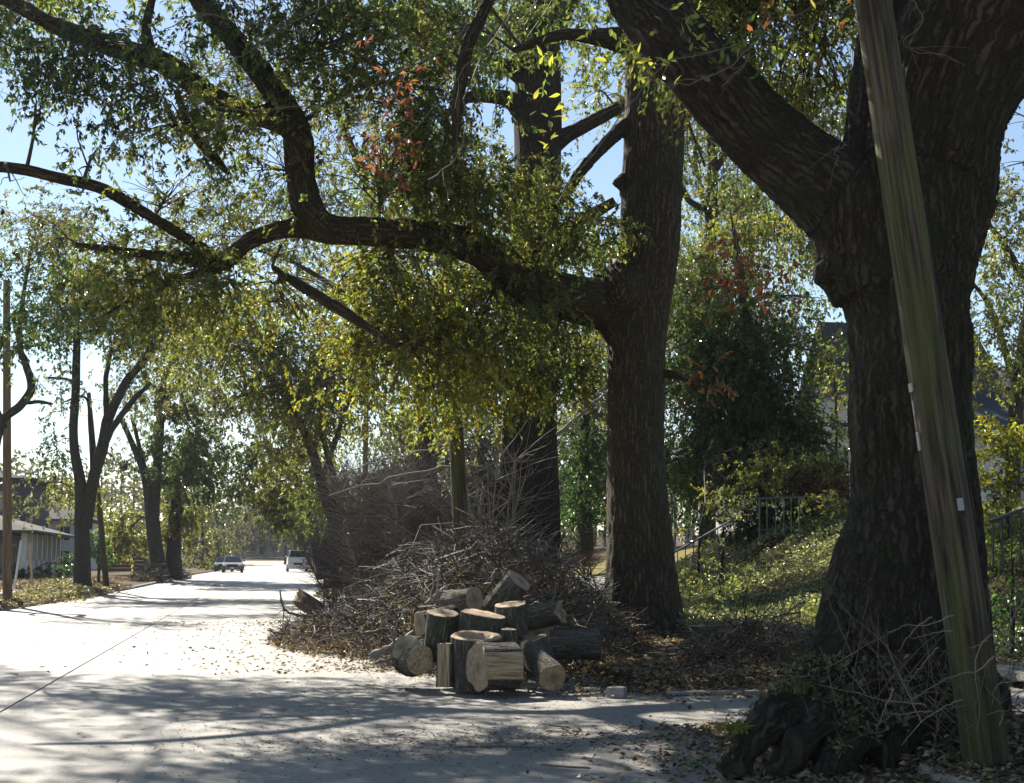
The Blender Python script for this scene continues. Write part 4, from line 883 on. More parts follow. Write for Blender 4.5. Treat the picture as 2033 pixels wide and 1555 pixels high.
log('front split log, pale cut face turned left and a banded split side', LP(985, 1325, 15.7), (-.86, -.5, .04), .275, .46, flat=((.3, -1, .12), 36), jag=.07)
log('tall upright log behind the front one with a dark hollow in its pale top', LP(945, 1312, 16.15), (.03, -.17, 1), .285, .58, hollow=.5)
log('narrow upright chunk at the left of the tall log', LP(884, 1321, 16.05), (0, .02, 1), .105, .48, flat=((-.5, -1, 0), 60))
log('short slab balanced on top behind the tall upright log', LP(952, 1238, 16.8), (.16, -.1, 1), .27, .24)
log('grey log at the top of the heap, yellow cut face turned right', LP(915, 1193, 18.0), (.72, -.68, .1), .155, .5)
log('greenish lichened log at the upper left of the heap', LP(868, 1232, 17.4), (-.75, -.5, -.12), .16, .5, bark='bark_grey')
log('dark upright log wedged at the left behind the tall one', LP(876, 1262, 16.9), (.1, -.2, 1), .2, .56)
log('short crooked log at the lower left with a grey weathered cut face', LP(826, 1312, 16.4), (.35, -.9, .1), .17, .34, cutm='split')
log('knobbly crotch piece lying against the lower left log', LP(806, 1303, 16.8), (-.2, -.6, .55), .17, .36, crook=.1)
log('long log at the front right pointing at the road with a yellow cut face', LP(1072, 1322, 16.0), (.38, -.86, -.26), .165, .8, jag=.07)
log('angular slanting log at the top right of the heap', LP(1008, 1184, 18.2), (-.62, .3, -.72), .2, .55, flat=((0, .3, -1), 40))
log('block like log standing in the middle right of the heap', LP(1014, 1230, 17.2), (-.08, -.15, 1), .2, .37)
log('dark log whose jagged pale end points right, behind the flat pale disc', LP(1075, 1222, 17.8), (.85, -.42, .18), .15, .55, jag=.12)
log('log with its flat pale top tilted up, left of the largest dark log', LP(1070, 1300, 16.9), (-.32, -.10, .92), .165, .4, oval=1.0)
log('big dark log lying at the right end of the heap', LP(1138, 1280, 17.6), (.95, .12, .0), .19, .66)
log('small square ended piece just right of the hollow log top', LP(1008, 1300, 16.5), (.05, -.1, 1), .09, .6)
log('low hidden log filling the middle of the heap', LP(960, 1290, 17.6), (.9, .2, .05), .22, .8)
log('dark log buried under the right side of the heap', LP(1050, 1262, 18.4), (.3, -.8, .2), .22, .6)
log('dark log at the back of the heap under the top grey log', LP(930, 1262, 18.3), (.8, .2, .3), .22, .6)
log('broken snag log jutting over the road from the far left of the brush', P(612, 1200, 33), (-.62, -.5, .45), .2, .7, jag=.35, bark='bark_log')
for i, (px, py, d, s_) in enumerate([(1170, 1348, 16.4, (.2, .16, .14)), (1225, 1371, 15.6, (.21, .2, .22))]):
    p = P(px, py, d); a = Acc(); box(a, (0, 0, 0), s_, rot=.3 + i); o = a.build('concrete_block', ['kerb']); o.location = (p[0], p[1], G(p[0], p[1]) + s_[2] / 2 - .03 + (.0)); bevel(o, .02)
    tag(o, ['small broken concrete block in the leaf litter right of the logs', 'larger square concrete block at the edge of the leaves, right of the logs'][i], 'block')
p = P(1415, 1352, 15.9); a = Acc(); box(a, (0, 0, 0), (1.1, .09, .08)); o = a.build('timber_beam', ['kerb']); o.location = (p[0], p[1], G(p[0], p[1]) + .03); o.rotation_euler = (0, 0, .12); bevel(o, .02); tag(o, 'long grey edging stone half buried in leaves beside the driveway', 'edging')
for nm, px, py, d, tx, ty, m_, lab in [('stake', 28, 1160, 62, 42, 1074, 'white', 'pale leaning stake in front of the porch house'), ('stake', 66, 1165, 62, 59, 1078, 'stake', 'yellowish wooden stake standing in the left verge')]:
    b_ = P(px, py, d); b_[2] = G(b_[0], b_[1]) - .1; t_ = P(tx, ty, d); a = Acc(); tubes(a, np.array([b_, (b_ + t_) / 2, t_]), np.full(3, .055), 6, cap=True); o = a.build(nm, [m_], None, False, b_); tag(o, lab, 'stake')

# ------------------------------------------------------------------ brush piles
def brush(label, u0, v0, su, sv, H, n, nleaf, seed, tw=1.0, base_tint=(.095, .076, .06), thin=1.):
    rg = np.random.default_rng(seed); a = Acc()
    r = np.sqrt(rg.random(n)) ; th = rg.uniform(0, 2 * np.pi, n); du = r * np.cos(th); dv = r * np.sin(th)
    u = u0 + du * su; v = v0 + dv * sv; prof = H * np.clip(1 - r ** 2.3, 0, 1) * (.75 + .5 * vn(u * .8, v * .8, seed, 41)) + .15
    x, y = XY(u, v); z = hgt(u, v) + prof * rg.random(n) ** .6
    L = rg.uniform(.5, 1.7, n) * (.6 + .5 * (1 - r)); az = rg.uniform(0, 2 * np.pi, n); el = rg.normal(.15, .45, n) * (1 + .6 * (1 - r))
    d = np.stack([np.cos(az) * np.cos(el), np.sin(az) * np.cos(el), np.sin(el)], 1); M_ = 4; t = np.linspace(-.5, .5, M_)[None, :, None]
    side = unit(rg.normal(size=(n, 3)))[:, None, :]
    pts = np.stack([x, y, z], 1)[:, None] + d[:, None] * t * L[:, None, None] + side * (4 * t ** 2 - .5) * L[:, None, None] * .12 + (rg.random((n, M_, 3)) - .5) * .05
    g = hgt(*[q.reshape(n, M_) for q in UVc(pts[..., 0].ravel(), pts[..., 1].ravel())]); pts[..., 2] = np.maximum(pts[..., 2], g + .02)
    rr = (rg.exponential(.0045, n) + .0025).clip(0, .035) * thin; tint = np.array(base_tint) * np.exp(rg.normal(0, .5, (n, 1))); tint[rg.random(n) < .07] = (.28, .24, .19)
    tubes(a, pts, rr[:, None] * np.array([1, .85, .65, .4]), 3, np.clip(tint, .01, .4), 0)
    m = nleaf; r = rg.random(m) ** .6; th = rg.uniform(0, 2 * np.pi, m); u = u0 + r * np.cos(th) * su * 1.06; v = v0 + r * np.sin(th) * sv * 1.06
    prof = H * np.clip(1 - r ** 2.3, 0, 1) * (.7 + .5 * vn(u * .8, v * .8, seed, 41)) * .8 + .05; x, y = XY(u, v); z = hgt(u, v) + prof * rg.random(m) ** .5 + .03
    tn = np.array([BRN * 1.1, BRN * .6, TAN, RED * .5, TAN * .7])[rg.integers(0, 5, m)] * np.exp(rg.normal(0, .3, (m, 1)))
    leaves(a, np.stack([x, y, z], 1), rg.normal(size=(m, 3)), rg.normal(size=(m, 3)) + [0, 0, .6], rg.uniform(.05, .11, m) * tw, rg.uniform(.025, .05, m) * tw, np.clip(tn, .01, .5), 1)
    o = a.build('brush_pile', ['twig', 'dry']); tag(o, label, 'brush pile', None, 'stuff'); return o
brush('tangled heap of cut branches and dead leaves spilling onto the road behind the logs', 25.5, 3.9, 6.8, 2.6, 1.95, 7500, 14000, 51)
brush('brown skirt of twigs and leaves at the road side foot of the brush heap', 27.0, 2.6, 5.6, 2.3, .75, 3400, 13000, 52)
brush('low spill of sticks left of the cut logs', 20.3, 3.2, 2.8, 1.4, .5, 1100, 3500, 53)
brush('tall second brush heap farther along the verge', 38, 4.8, 7.5, 2.4, 2.9, 4500, 5000, 54, 1.3, thin=1.3)
brush('low twiggy heap between the second and third trunks', 26.5, 7.6, 2.6, .9, .35, 700, 1800, 55)
brush('distant brush heap by the van side of the road', 60, 5.2, 12, 2.6, 2.2, 2500, 4000, 56, 2.2, thin=2)
brush('small grey brush heap at the foot of the leaning tree', 87, -6.6, 2.6, 1.2, .9, 500, 500, 57, 2, thin=2)
brush('small brown brush heap right of the bushy left tree', 96, -5.7, 2.2, 1.1, .9, 400, 600, 58, 2, thin=2)
brush('knee high heap of sticks at the right end of the logs', 18.2, 6.9, 1.8, 1.1, .35, 500, 2000, 59)
# single branches that can be picked out of the heaps
bl = [('long pale branch sticking out to the left at the foot of the logs', [(735, 1305, 17.2, 14), (775, 1285, 17.2, 14), (820, 1257, 17.3, 11)]),
      ('straight stick lying parallel under the long pale branch', [(742, 1318, 17, 6), (790, 1302, 17, 6), (812, 1286, 17, 4)]),
      ('arched pale branch curving high over the brush heap', [(655, 985, 30, 4), (740, 960, 30, 7), (800, 945, 30, 9), (900, 925, 30, 12), (960, 930, 30, 14)]),
      ('second pale arched branch below the highest one', [(640, 960, 31, 3), (720, 925, 31, 6), (800, 905, 31, 8), (900, 880, 31, 9)]),
      ('thin dark stem slanting down across the brush heap', [(785, 1035, 27, 5), (810, 1065, 27, 6), (850, 1110, 27, 7), (890, 1160, 27, 7)]),
      ('forked pale twig standing upright near the mossy pole', [(865, 1055, 26, 4), (875, 1080, 26, 6), (905, 1110, 26, 7), (960, 1112, 26, 7)]),
      ('pale broken branch with a bright tip beside the third trunk', [(945, 1070, 27, 4), (955, 1090, 27, 8), (940, 1113, 27, 8)]),
      ('long slender twig reaching over the road, left of the snag log', [(555, 1173, 32, 3), (560, 1200, 32, 4), (572, 1215, 32, 5), (620, 1226, 32, 6)]),
      ('low straight stick pointing over the road from the heap', [(530, 1252, 26, 3), (580, 1262, 26, 5), (660, 1270, 26, 7)]),
      ('dark horizontal stick across the middle of the brush heap', [(712, 1125, 27, 4), (790, 1128, 27, 5), (900, 1120, 27, 5)]),
      ('slanting stick rising right from behind the top log', [(965, 1205, 18.6, 8), (1010, 1175, 18.6, 8), (1040, 1145, 18.6, 7)]),
      ('pale stick slanting behind the grey top log', [(845, 1200, 18.4, 8), (870, 1180, 18.4, 8), (885, 1165, 18.4, 7)]),
      ('tall pale diagonal branch rising right of the third trunk', [(1105, 865, 30, 9), (1140, 835, 30, 8), (1180, 800, 30, 6), (1215, 770, 30, 4)]),
      ('bent twig arching in front of the pale low wall', [(1080, 1215, 22, 6), (1120, 1180, 22, 5), (1170, 1195, 22, 5), (1215, 1165, 22, 4)]),
      ('hooked pale stick above the jagged log end', [(1085, 1225, 18, 5), (1098, 1205, 18, 7), (1108, 1210, 18, 6), (1110, 1228, 18, 5)]),
      ('curved stick lying in the leaves left of the heap', [(690, 1248, 21, 5), (720, 1258, 21, 6), (760, 1250, 21, 5)])]
for lab, pts in bl:
    a = Acc(); sm = smooth_path([[*P(x, y, d), w * .5 * d / F] for x, y, d, w in pts], 14); sm[:, :3] += (RG.random((14, 3)) - .5) * .03
    sm[:, 3] *= .42 if 'arched' in lab else 1.; sm[:, :3] += (RG.random((14, 3)) - .5) * (.12 if 'arched' in lab else .0)
    tt = (.3, .26, .21) if 'pale' in lab else (.13, .10, .08); tubes(a, sm[:, :3], sm[:, 3], 7, tt, cap=True)
    for _ in range(5):
        i = RG.integers(2, 13); dd = unit(unit(sm[i, :3] - sm[i - 1, :3]) + rand_unit(1)[0] * .9); ln = RG.uniform(.15, .6); t = np.linspace(0, 1, 5)[:, None]
        tubes(a, sm[i, :3] + dd * ln * t + (RG.random((5, 3)) - .5) * .03, np.linspace(sm[i, 3] * .5, .002, 5), 4, tt)
    o = a.build('fallen_branch', ['twig'], None, True, sm[0, :3]); tag(o, lab, 'branch', 'branches picked out of the brush heaps')

# ------------------------------------------------------------------ bare shrubs behind the heap
def twig_shrub(name, label, px, py, d, h, w, n, tint, thin=1., trunks=6, cat='shrub', nb=None, lean=0.):
    b_ = P(px, py, d); b_[2] = G(b_[0], b_[1]); root = empty(name, b_, label, cat); a = Acc(); st = []
    for _ in range(trunks):
        dr = np.array([RG.normal(lean, .28) * w / h, RG.normal(0, .28), 1.]); t = np.linspace(0, 1, 9)[:, None]; p = dr * h * .75 * t * np.array([1, 1, 1]) + (RG.random((9, 3)) - .5) * .12 * t; p[:, :2] += RG.normal(0, .12, 2)
        tubes(a, p, np.linspace(.035, .012, 9) * thin, 6, tint); st.append(p)
    st = np.array(st); k_ = RG.integers(0, trunks, n); i = RG.integers(2, 9, n); s0 = st[k_, i]
    dr = unit(RG.normal(size=(n, 3)) * [1, 1, .5] + [0, 0, .75]); L = RG.uniform(.3, 1., n) * h * .38; t = np.linspace(0, 1, 6)[None, :, None]
    pts = s0[:, None] + dr[:, None] * t * L[:, None, None] + np.cumsum((RG.random((n, 6, 3)) - .5) * .16, 1) * t; pts[..., 2] = np.maximum(pts[..., 2], .05)
    tn = np.array(tint) * np.exp(RG.normal(0, .35, (n, 1)))
    tubes(a, pts, (.010 * thin) * np.linspace(1, .3, 6)[None] * RG.uniform(.5, 1.2, (n, 1)), 3, np.clip(tn, .01, .4))
    o = a.build('stems', ['twig'], root); o['kind'] = 'stuff'; return root
twig_shrub('bare_shrub', 'purplish brown bare shrub rising behind the brush heap', 745, 1150, 40, 5.2, 4.2, 2200, (.22, .175, .155), trunks=10, thin=.9)
twig_shrub('bare_shrub', 'dense brown bare shrub left of the mossy pole', 850, 1150, 37, 4.8, 3.6, 2000, (.21, .175, .15), trunks=9, thin=.9)
twig_shrub('bare_shrub', 'greyish bare shrub at the left end of the brush heaps', 660, 1150, 50, 3.6, 4.0, 1200, (.11, .085, .075), trunks=9)
twig_shrub('bare_shrub', 'reddish brown bare bush on the bank beyond the low wall', 1165, 1105, 54, 2.2, 3.5, 900, (.16, .10, .08), trunks=9)
twig_shrub('crape_myrtle', 'pale multi stemmed crape myrtle beside the third trunk', 985, 1190, 33, 5.0, 1.5, 240, (.26, .21, .165), trunks=6, thin=1.25)
sn = P(980, 1190, 36); a = Acc(); bark_tube(a, smooth_path([[sn[0], sn[1], .1, .55], [sn[0], sn[1], 2.0, .42], [sn[0] + .05, sn[1], 3.3, .36], [sn[0] - .1, sn[1], 3.75, .2]], 14), 22, .06)
o = a.build('tree_stump', ['bark_oak'], None, True, (sn[0], sn[1], .1)); tag(o, 'tall broken dark stump immediately left of the third trunk', 'stump')
# nest of bare twigs at the foot of the leaning pole
r_ = empty('bare_shrub', (*P(1900, 1500, 9.6)[:2], .35), 'sprawling leafless twigs around the foot of the leaning pole', 'shrub')
a = Acc(); o0 = np.array(r_.location)
for pts in [[(1760, 1256, 9.2), (1800, 1242, 9.1), (1840, 1240, 9.1), (1890, 1222, 9.2)], [(1785, 1292, 9.1), (1815, 1250, 9.1), (1850, 1225, 9.1)], [(1810, 1270, 9.1), (1860, 1255, 9.1), (1890, 1252, 9.1)], [(1940, 1450, 9.0), (1945, 1400, 9.0), (1935, 1350, 9.0), (1940, 1300, 9.0), (1965, 1262, 9.0), (2010, 1255, 9.0), (2060, 1262, 9)],
            [(1925, 1288, 9.0), (1950, 1277, 9.0), (1965, 1262, 9.0)], [(1803, 1394, 9.0), (1850, 1365, 9.0), (1900, 1340, 9.0), (1940, 1333, 9.0), (1973, 1305, 9.0)], [(1627, 1360, 9.3), (1700, 1375, 9.2), (1750, 1390, 9.2), (1800, 1395, 9.2), (1840, 1400, 9.2)], [(1790, 1480, 9.1), (1830, 1435, 9.1), (1870, 1405, 9.1), (1910, 1390, 9.1)],
            [(1760, 1280, 9.4), (1790, 1350, 9.4), (1830, 1435, 9.3)], [(1800, 1360, 9.4), (1840, 1310, 9.4), (1862, 1285, 9.4)], [(1755, 1418, 9.2), (1800, 1416, 9.2), (1850, 1412, 9.2)], [(1970, 1400, 9.1), (1980, 1360, 9.1), (2033, 1352, 9.1)], [(1985, 1290, 9.3), (2010, 1230, 9.3), (2040, 1180, 9.3)], [(1740, 1450, 9.1), (1760, 1400, 9.1), (1775, 1370, 9.2)], [(1960, 1420, 9), (1990, 1412, 9), (1985, 1440, 9)]]:
    sm = smooth_path([[*P(*p), .008] for p in pts], 16); sm[:, :3] += (RG.random((16, 3)) - .5) * .012; sm[:, 3] = np.linspace(.002, .0055, 16)
    tubes(a, sm[:, :3] - o0, sm[:, 3], 6, (.25, .205, .155))
n = 160; s0 = RG.normal(size=(n, 3)) * [.42, .3, .12] + [-.1, .05, .2]; dr = unit(RG.normal(size=(n, 3)) + [0, 0, .5]); t = np.linspace(0, 1, 7)[None, :, None]
pts = s0[:, None] + dr[:, None] * t * RG.uniform(.2, .75, (n, 1, 1)) + np.cumsum((RG.random((n, 7, 3)) - .5) * .03, 1); tubes(a, pts, RG.uniform(.0015, .004, (n, 1)) * np.linspace(1, .5, 7)[None], 4, (.16, .125, .095))
o = a.build('stems', ['twig'], r_); o['kind'] = 'stuff'

# ------------------------------------------------------------------ ground cover
def litter(name, label, u, v, L, Wd, tints, lift=.03, curl=.5, mats='dry', cat='leaf litter', keep=None, hfun=None):
    n = len(u); x, y = XY(u, v); z = (hfun(u, v) if hfun else np.maximum(hgt(u, v), np.where((v > KL(u)) & (v < KR), base(u), -9))) + RG.random(n) * lift + .006
    tn = np.array(tints)[RG.integers(0, len(tints), n)] * np.exp(RG.normal(0, .35, (n, 1)))
    a = Acc(); d = RG.normal(size=(n, 3)) * [1, 1, .35 * curl]; leaves(a, np.stack([x, y, z], 1), d, RG.normal(size=(n, 3)) * curl + [0, 0, 1], RG.uniform(.6, 1.3, n) * L, RG.uniform(.6, 1.3, n) * Wd, np.clip(tn, .01, .6))
    o = a.build(name, [mats]); tag(o, label, cat, None, 'stuff'); return o
def pts_in(n, u0, u1, v0, v1, freq=.8, thr=.0, seed=0):
    u = RG.uniform(u0, u1, n); v = RG.uniform(v0, v1, n); k = vn(u * freq, v * freq, 0, seed) + RG.normal(0, .12, n) > thr; return u[k], v[k]
dl = [BRN, BRN * .7, TAN, TAN * .8, RED * .45, TAN * 1.2, BRN * 1.3]
u, v = pts_in(30000, 6.5, 22, 4.3, 10, thr=.3, seed=61); k = ~((u > 12.1) & (u < 15.7) & (v < 7.6) & (RG.random(len(u)) < .9)); litter('leaf_litter', 'brown dead leaves covering the verge around the big oak', u[k], v[k], .085, .04, dl, .05, .7)
u, v = pts_in(16000, 22, 46, 4.3, 10.2, thr=.35, seed=62); litter('leaf_litter', 'dead leaves around the second and third trunks', u, v, .11, .055, dl, .06, .7)
def fring(n, u0, u1, vfun, sp, seed):
    u = RG.uniform(u0, u1, n); v = vfun(u) - RG.exponential(sp, n); return u, v
u1_, v1_ = UVc(*P(1800, 1500, 10.4)[:2]); u, v = RG.normal(u1_ - .3, .9, 5000), RG.normal(v1_ - .1, .8, 5000); litter('leaf_litter', 'matted dead leaves packed between the roots of the biggest oak', u, v, .07, .035, dl + [DRK * 2, GRN], .05, .7)
u, v = fring(7000, 7, 12.3, lambda u: 4.6 + 0 * u, .35, 1); litter('leaf_litter', 'dead leaves drifted against the kerb in the right foreground', u, v, .075, .035, dl, .03, .5)
u, v = fring(6000, 15.2, 20, lambda u: 5.3 - .0 * u, .55, 1); litter('leaf_litter', 'pale crisp leaves scattered on the concrete in front of the logs', u, v, .075, .035, dl, .03, .5)
u, v = RG.normal(16.2, .7, 5500), RG.normal(5.9, 1.0, 5500); litter('leaf_litter', 'drift of dry leaves on the driveway edge right of the logs', u, v, .075, .035, dl, .04, .6)
u, v = fring(5000, 19, 36, lambda u: 3.6 - (u - 27) ** 2 * .02, 1.1, 1); litter('leaf_litter', 'leaf crumbs spilling over the road left of the brush heap', u, v, .08, .04, dl, .03, .5)
u, v = RG.uniform(8, 19, 1500), RG.uniform(-1, 4.4, 1500) ; litter('leaf_litter', 'scattered leaf crumbs and grit on the foreground concrete', u, v, .03, .014, [BRN * .5, TAN * .6, BRN], .012, .3)
u, v = RG.normal(11.7, .55, 1600), RG.normal(2.2, 1.1, 1600); litter('leaf_litter', 'patch of small twigs and leaf bits in the middle foreground', u, v, .05, .014, [BRN * .6, TAN * .8, BRN], .015, .3)
u, v = RG.uniform(46, 92, 9000), RG.uniform(-14, -8, 9000); litter('leaf_litter', 'dead leaves strewn over the bare yard soil on the left', u, v, .16, .09, dl, .06, .6)
u, v = RG.uniform(42, 75, 9000), None; v = KL(u) - RG.exponential(1.1, 9000); litter('leaf_litter', 'dead leaves along the left kerb', u, v, .16, .09, dl, .08, .7)
u, v = RG.normal(60, 4.2, 6000), None; v = KL(u) - .9 + RG.normal(0, .6, 6000); o = litter('leaf_pile', 'long raked heap of pale grey green leaves on the left verge', u, v, .15, .09, [GRY * 2, TAN, GRY * 3, BRN], .1, 1., hfun=lambda u, v: hgt(u, v) + .5 * np.exp(-((u - 60) / 5) ** 2) * np.exp(-((v - KL(u) + 1.0) / .8) ** 2), cat='leaf pile')
# ivy slope
iv = [GRN * 1.1, GRY * 2.6, GRY * 2, DRK * 1.6, OLV * 1.6, GRY * 2.2, GRN * 1.6, TAN * .8]
def ivy(label, n, u0, u1, v0, v1, seed, L=.075, lift=.14):
    u, v = pts_in(n, u0, u1, v0, v1, .7, .22, seed); hf = lambda a_, b_: hgt(a_, b_) + .22 * vn(a_ * 1.7, b_ * 1.7, 0, 71)
    o = litter('ivy', label, u, v, L, L * .72, iv, lift, 1.15, 'ivy', 'ground ivy', hfun=hf); o['label'] = label
ivy('glossy ivy carpeting the sunlit bank between the two big trunks', 62000, 19, 40, 9.7, 16, 63)
ivy('ivy in shade at the foot of the bank around the second oak', 26000, 17.5, 31, 7.2, 9.9, 64, .07, .18)
ivy('ivy on the slope at the far right edge', 22000, 9, 19, 8.5, 14, 65, .06)
ivy('low ivy and weeds below the third trunk', 6000, 30, 44, 7, 11.5, 66, .09)
me = R1.trunk.data; nv_ = len(me.vertices); co = np.empty(nv_ * 3, np.float32); me.vertices.foreach_get('co', co); nn_ = np.empty(nv_ * 3, np.float32); me.vertices.foreach_get('normal', nn_)
co = co.reshape(-1, 3) + np.array(b1); nn_ = nn_.reshape(-1, 3); k = (nn_[:, 2] > .45) & (co[:, 2] < .8) & (vn(co[:, 0] * 3, co[:, 1] * 3, co[:, 2] * 3, 91) > .45); ci = np.nonzero(k)[0]; ci = ci[RG.integers(0, len(ci), 2400)]
a = Acc(); n = len(ci); tn = np.array([BRN, TAN * .8, GRN * 1.3, DRK * 1.6, GRN, OLV])[RG.integers(0, 6, n)] * np.exp(RG.normal(0, .35, (n, 1)))
leaves(a, co[ci] + nn_[ci] * .012, RG.normal(size=(n, 3)), nn_[ci] + RG.normal(size=(n, 3)) * .6, RG.uniform(.03, .075, n), RG.uniform(.018, .04, n), np.clip(tn, .01, .5)); o = a.build('leaf_litter', ['dry']); tag(o, 'dead leaves and small weeds caught on the roots of the biggest oak', 'leaf litter', None, 'stuff')
# grass clumps and leafy bushes
def blades(name, label, c, n, h, r, tint, cat='grass clump'):
    c = np.array([c[0], c[1], G(c[0], c[1])]); root = c; a = Acc(); az = RG.uniform(0, 2 * np.pi, n); sp_ = RG.uniform(.1, 1, n) * r; L = h * RG.uniform(.6, 1.2, n)
    t = np.linspace(0, 1, 5)[None, :, None]; d = np.stack([np.cos(az), np.sin(az), 0 * az], 1)[:, None]
    b0 = np.stack([RG.normal(0, r * .3, n), RG.normal(0, r * .3, n), 0 * az], 1)[:, None]
    p = c + b0 + d * (t ** 1.5) * sp_[:, None, None] + np.array([0, 0, 1]) * (t - .42 * t ** 2.6) * L[:, None, None]
    tn = np.array(tint) * np.exp(RG.normal(0, .3, (n, 1))); tubes(a, p, .006 * np.array([1, 1, .8, .5, .1])[None] * np.ones((n, 1)), 3, np.clip(tn, .01, .5))
    o = a.build(name, ['leaf'], None, False, c); tag(o, label, cat); return o
for px, py, d, n, h, r, tn, lab in [(1665, 1215, 23, 320, .8, .6, YEL * 1.2, 'bright yellow green clump of strap leaves left of the big oak trunk'), (1690, 1160, 25, 260, .8, .6, YEL, 'second strap leaf clump higher on the bank beside the big oak'), (1640, 1250, 22, 200, .5, .5, OLV * 1.5, 'small grassy clump at the foot of the bank near the big oak'),
                                     (1585, 1362, 9.95, 26, .16, .14, OLV, 'tuft of grass growing on top of the big oak roots'), (1345, 1215, 25.5, 120, .45, .4, GRY * 1.6, 'dry spiky tuft right of the second oak'), (1455, 1440, 9.8, 40, .12, .15, YEL, 'tiny mossy tuft at the tip of the left root')]:
    p = P(px, py, d); o = blades('grass_clump', lab, p, n, h, r, tn)
    if 'root' in lab: o.location.z = p[2] - .05
    o['kind'] = 'thing'
def bush(label, blobs, stem, L=.085, Wd=.05, **kw):
    t = Tree([stem], k=7)
    for b in blobs: t.blob(*b[:6], b[6], L=L, Wd=Wd, nl=12, sig=.25, tlen=.35, droop=.1, **kw)
    return t.build('leafy_shrub', label, None, 'bark_grey', cat='shrub')
bush('yellow green shrub beside the handrail, right of the second oak', [(1390, 1020, 28.5, 45, 42, .6, OLV * 1.7), (1360, 1070, 28, 30, 40, .7, YEL * .8), (1450, 975, 34, 60, 35, .8, OLV * 1.4), (1370, 1120, 27.5, 35, 40, .7, OLV * 1.2)], [(1385, 1160, 28.5, 8), (1390, 1060, 28.5, 6), (1400, 1000, 28.5, 4)])
bush('pale bushes catching sun along the handrail steps', [(1430, 1110, 29, 50, 40, .8, GRY * 1.6), (1400, 1150, 28, 60, 40, .8, GRN * 1.3)], [(1430, 1190, 29, 8), (1432, 1120, 29, 6), (1440, 1070, 29, 4)])
bush('shrub with orange brown leaves under the evergreen boughs', [(1590, 935, 35, 90, 35, .9, OLV), (1620, 965, 35, 70, 35, .8, RED * .6), (1500, 940, 35, 60, 25, .7, OLV * 1.3), (1640, 1020, 33, 50, 40, .8, OLV)], [(1590, 1060, 35, 8), (1592, 1000, 35, 6), (1595, 930, 35, 4)], L=.1)
bush('dark evergreen shrub behind the landing railing', [(1560, 1010, 37, 80, 40, 1.3, DRK * 1.3), (1480, 1030, 37, 60, 30, 1.2, DRK * 1.5), (1640, 1000, 37, 50, 40, 1.2, DRK * 1.5)], [(1560, 1070, 37, 8), (1560, 1030, 37, 6), (1560, 990, 37, 4)], L=.13, Wd=.08)
bush('large yellow leaved shrub at the right edge', [(2000, 880, 22, 60, 45, .9, YEL * .9), (1995, 960, 22, 60, 50, .9, YEL * .7), (2005, 1040, 22, 50, 40, .9, OLV)], [(2000, 1150, 22, 12), (2000, 1020, 22, 8), (2000, 900, 22, 5)], L=.09)
bush('dark ivy mound behind the iron rail at the right edge', [(2010, 1120, 17, 40, 50, .9, GRN), (2005, 1210, 16, 40, 50, .9, DRK * 1.6)], [(2010, 1300, 16.5, 10), (2010, 1200, 16.5, 8), (2010, 1110, 16.5, 5)], L=.07)
bush('young pale leaved sapling in front of the white house', [(1650, 730, 40, 26, 30, .5, OLV * 1.5), (1672, 790, 40, 14, 22, .5, YEL)], [(1660, 960, 40, 6), (1660, 820, 40, 5), (1655, 730, 40, 3)], L=.12)
bush('low clipped hedge in front of the porch house', [(60, 1140, 84, 70, 14, 1.2, DRK * 1.5), (130, 1120, 86, 24, 20, 1., DRK * 1.5)], [(60, 1165, 85, 8), (60, 1150, 85, 6), (60, 1135, 85, 4)], L=.25, Wd=.15)
bush('dark shrub beside the leaning pole on the left', [(195, 1100, 78, 22, 40, 1.1, DRK * 1.8)], [(196, 1160, 78, 6), (196, 1120, 78, 5), (196, 1080, 78, 4)], L=.22, Wd=.12)

# ------------------------------------------------------------------ rails
rl = empty('iron_railing', P(1545, 1065, 31), 'weathered iron landing railing with upright balusters on the ivy bank', 'railing'); ro_ = np.array(rl.location)
def bar(parent, name, p, q, r, m_='iron', k=6):
    a = Acc(); p = np.array(p) - ro_; q = np.array(q) - ro_; tubes(a, np.array([p, (p + q) / 2, q]), np.full(3, r), k, cap=True); return a.build(name, [m_], parent)
bar(rl, 'top_rail', P(1498, 990, 31), P(1594, 987, 31.4), .022)
for x in (1508, 1523, 1540, 1556, 1571, 1587): bar(rl, 'baluster', P(x, 988, 31.1), P(x, 1064 if x > 1510 else 1075, 31.1), .011 if x not in (1508, 1587) else .018)
bar(rl, 'bottom_rail', P(1503, 1052, 31), P(1590, 1049, 31.4), .012)
rl = empty('iron_handrail', P(1345, 1170, 27.5), 'sloping iron handrail climbing beside the hidden steps', 'railing'); ro_ = np.array(rl.location)
bar(rl, 'top_rail', P(1338, 1097, 27.3), P(1462, 1028, 30), .022)
for x in np.arange(1345, 1460, 16): bar(rl, 'baluster', P(x, 1097 - (x - 1338) * .556, 27.3 + (x - 1338) * .0218), P(x, 1180 - (x - 1338) * .5, 27.3 + (x - 1338) * .0218), .011)
rl = empty('iron_handrail', P(1990, 1110, 15), 'black iron handrail at the right edge behind the leaning pole', 'railing'); ro_ = np.array(rl.location)
bar(rl, 'top_rail', P(1966, 1036, 15), P(2060, 1000, 15.6), .02, 'blackiron')
for x in (1972, 1990, 2008, 2026): bar(rl, 'baluster', P(x, 1034 - (x - 1966) * .38, 15), P(x, 1130, 15), .009, 'blackiron')
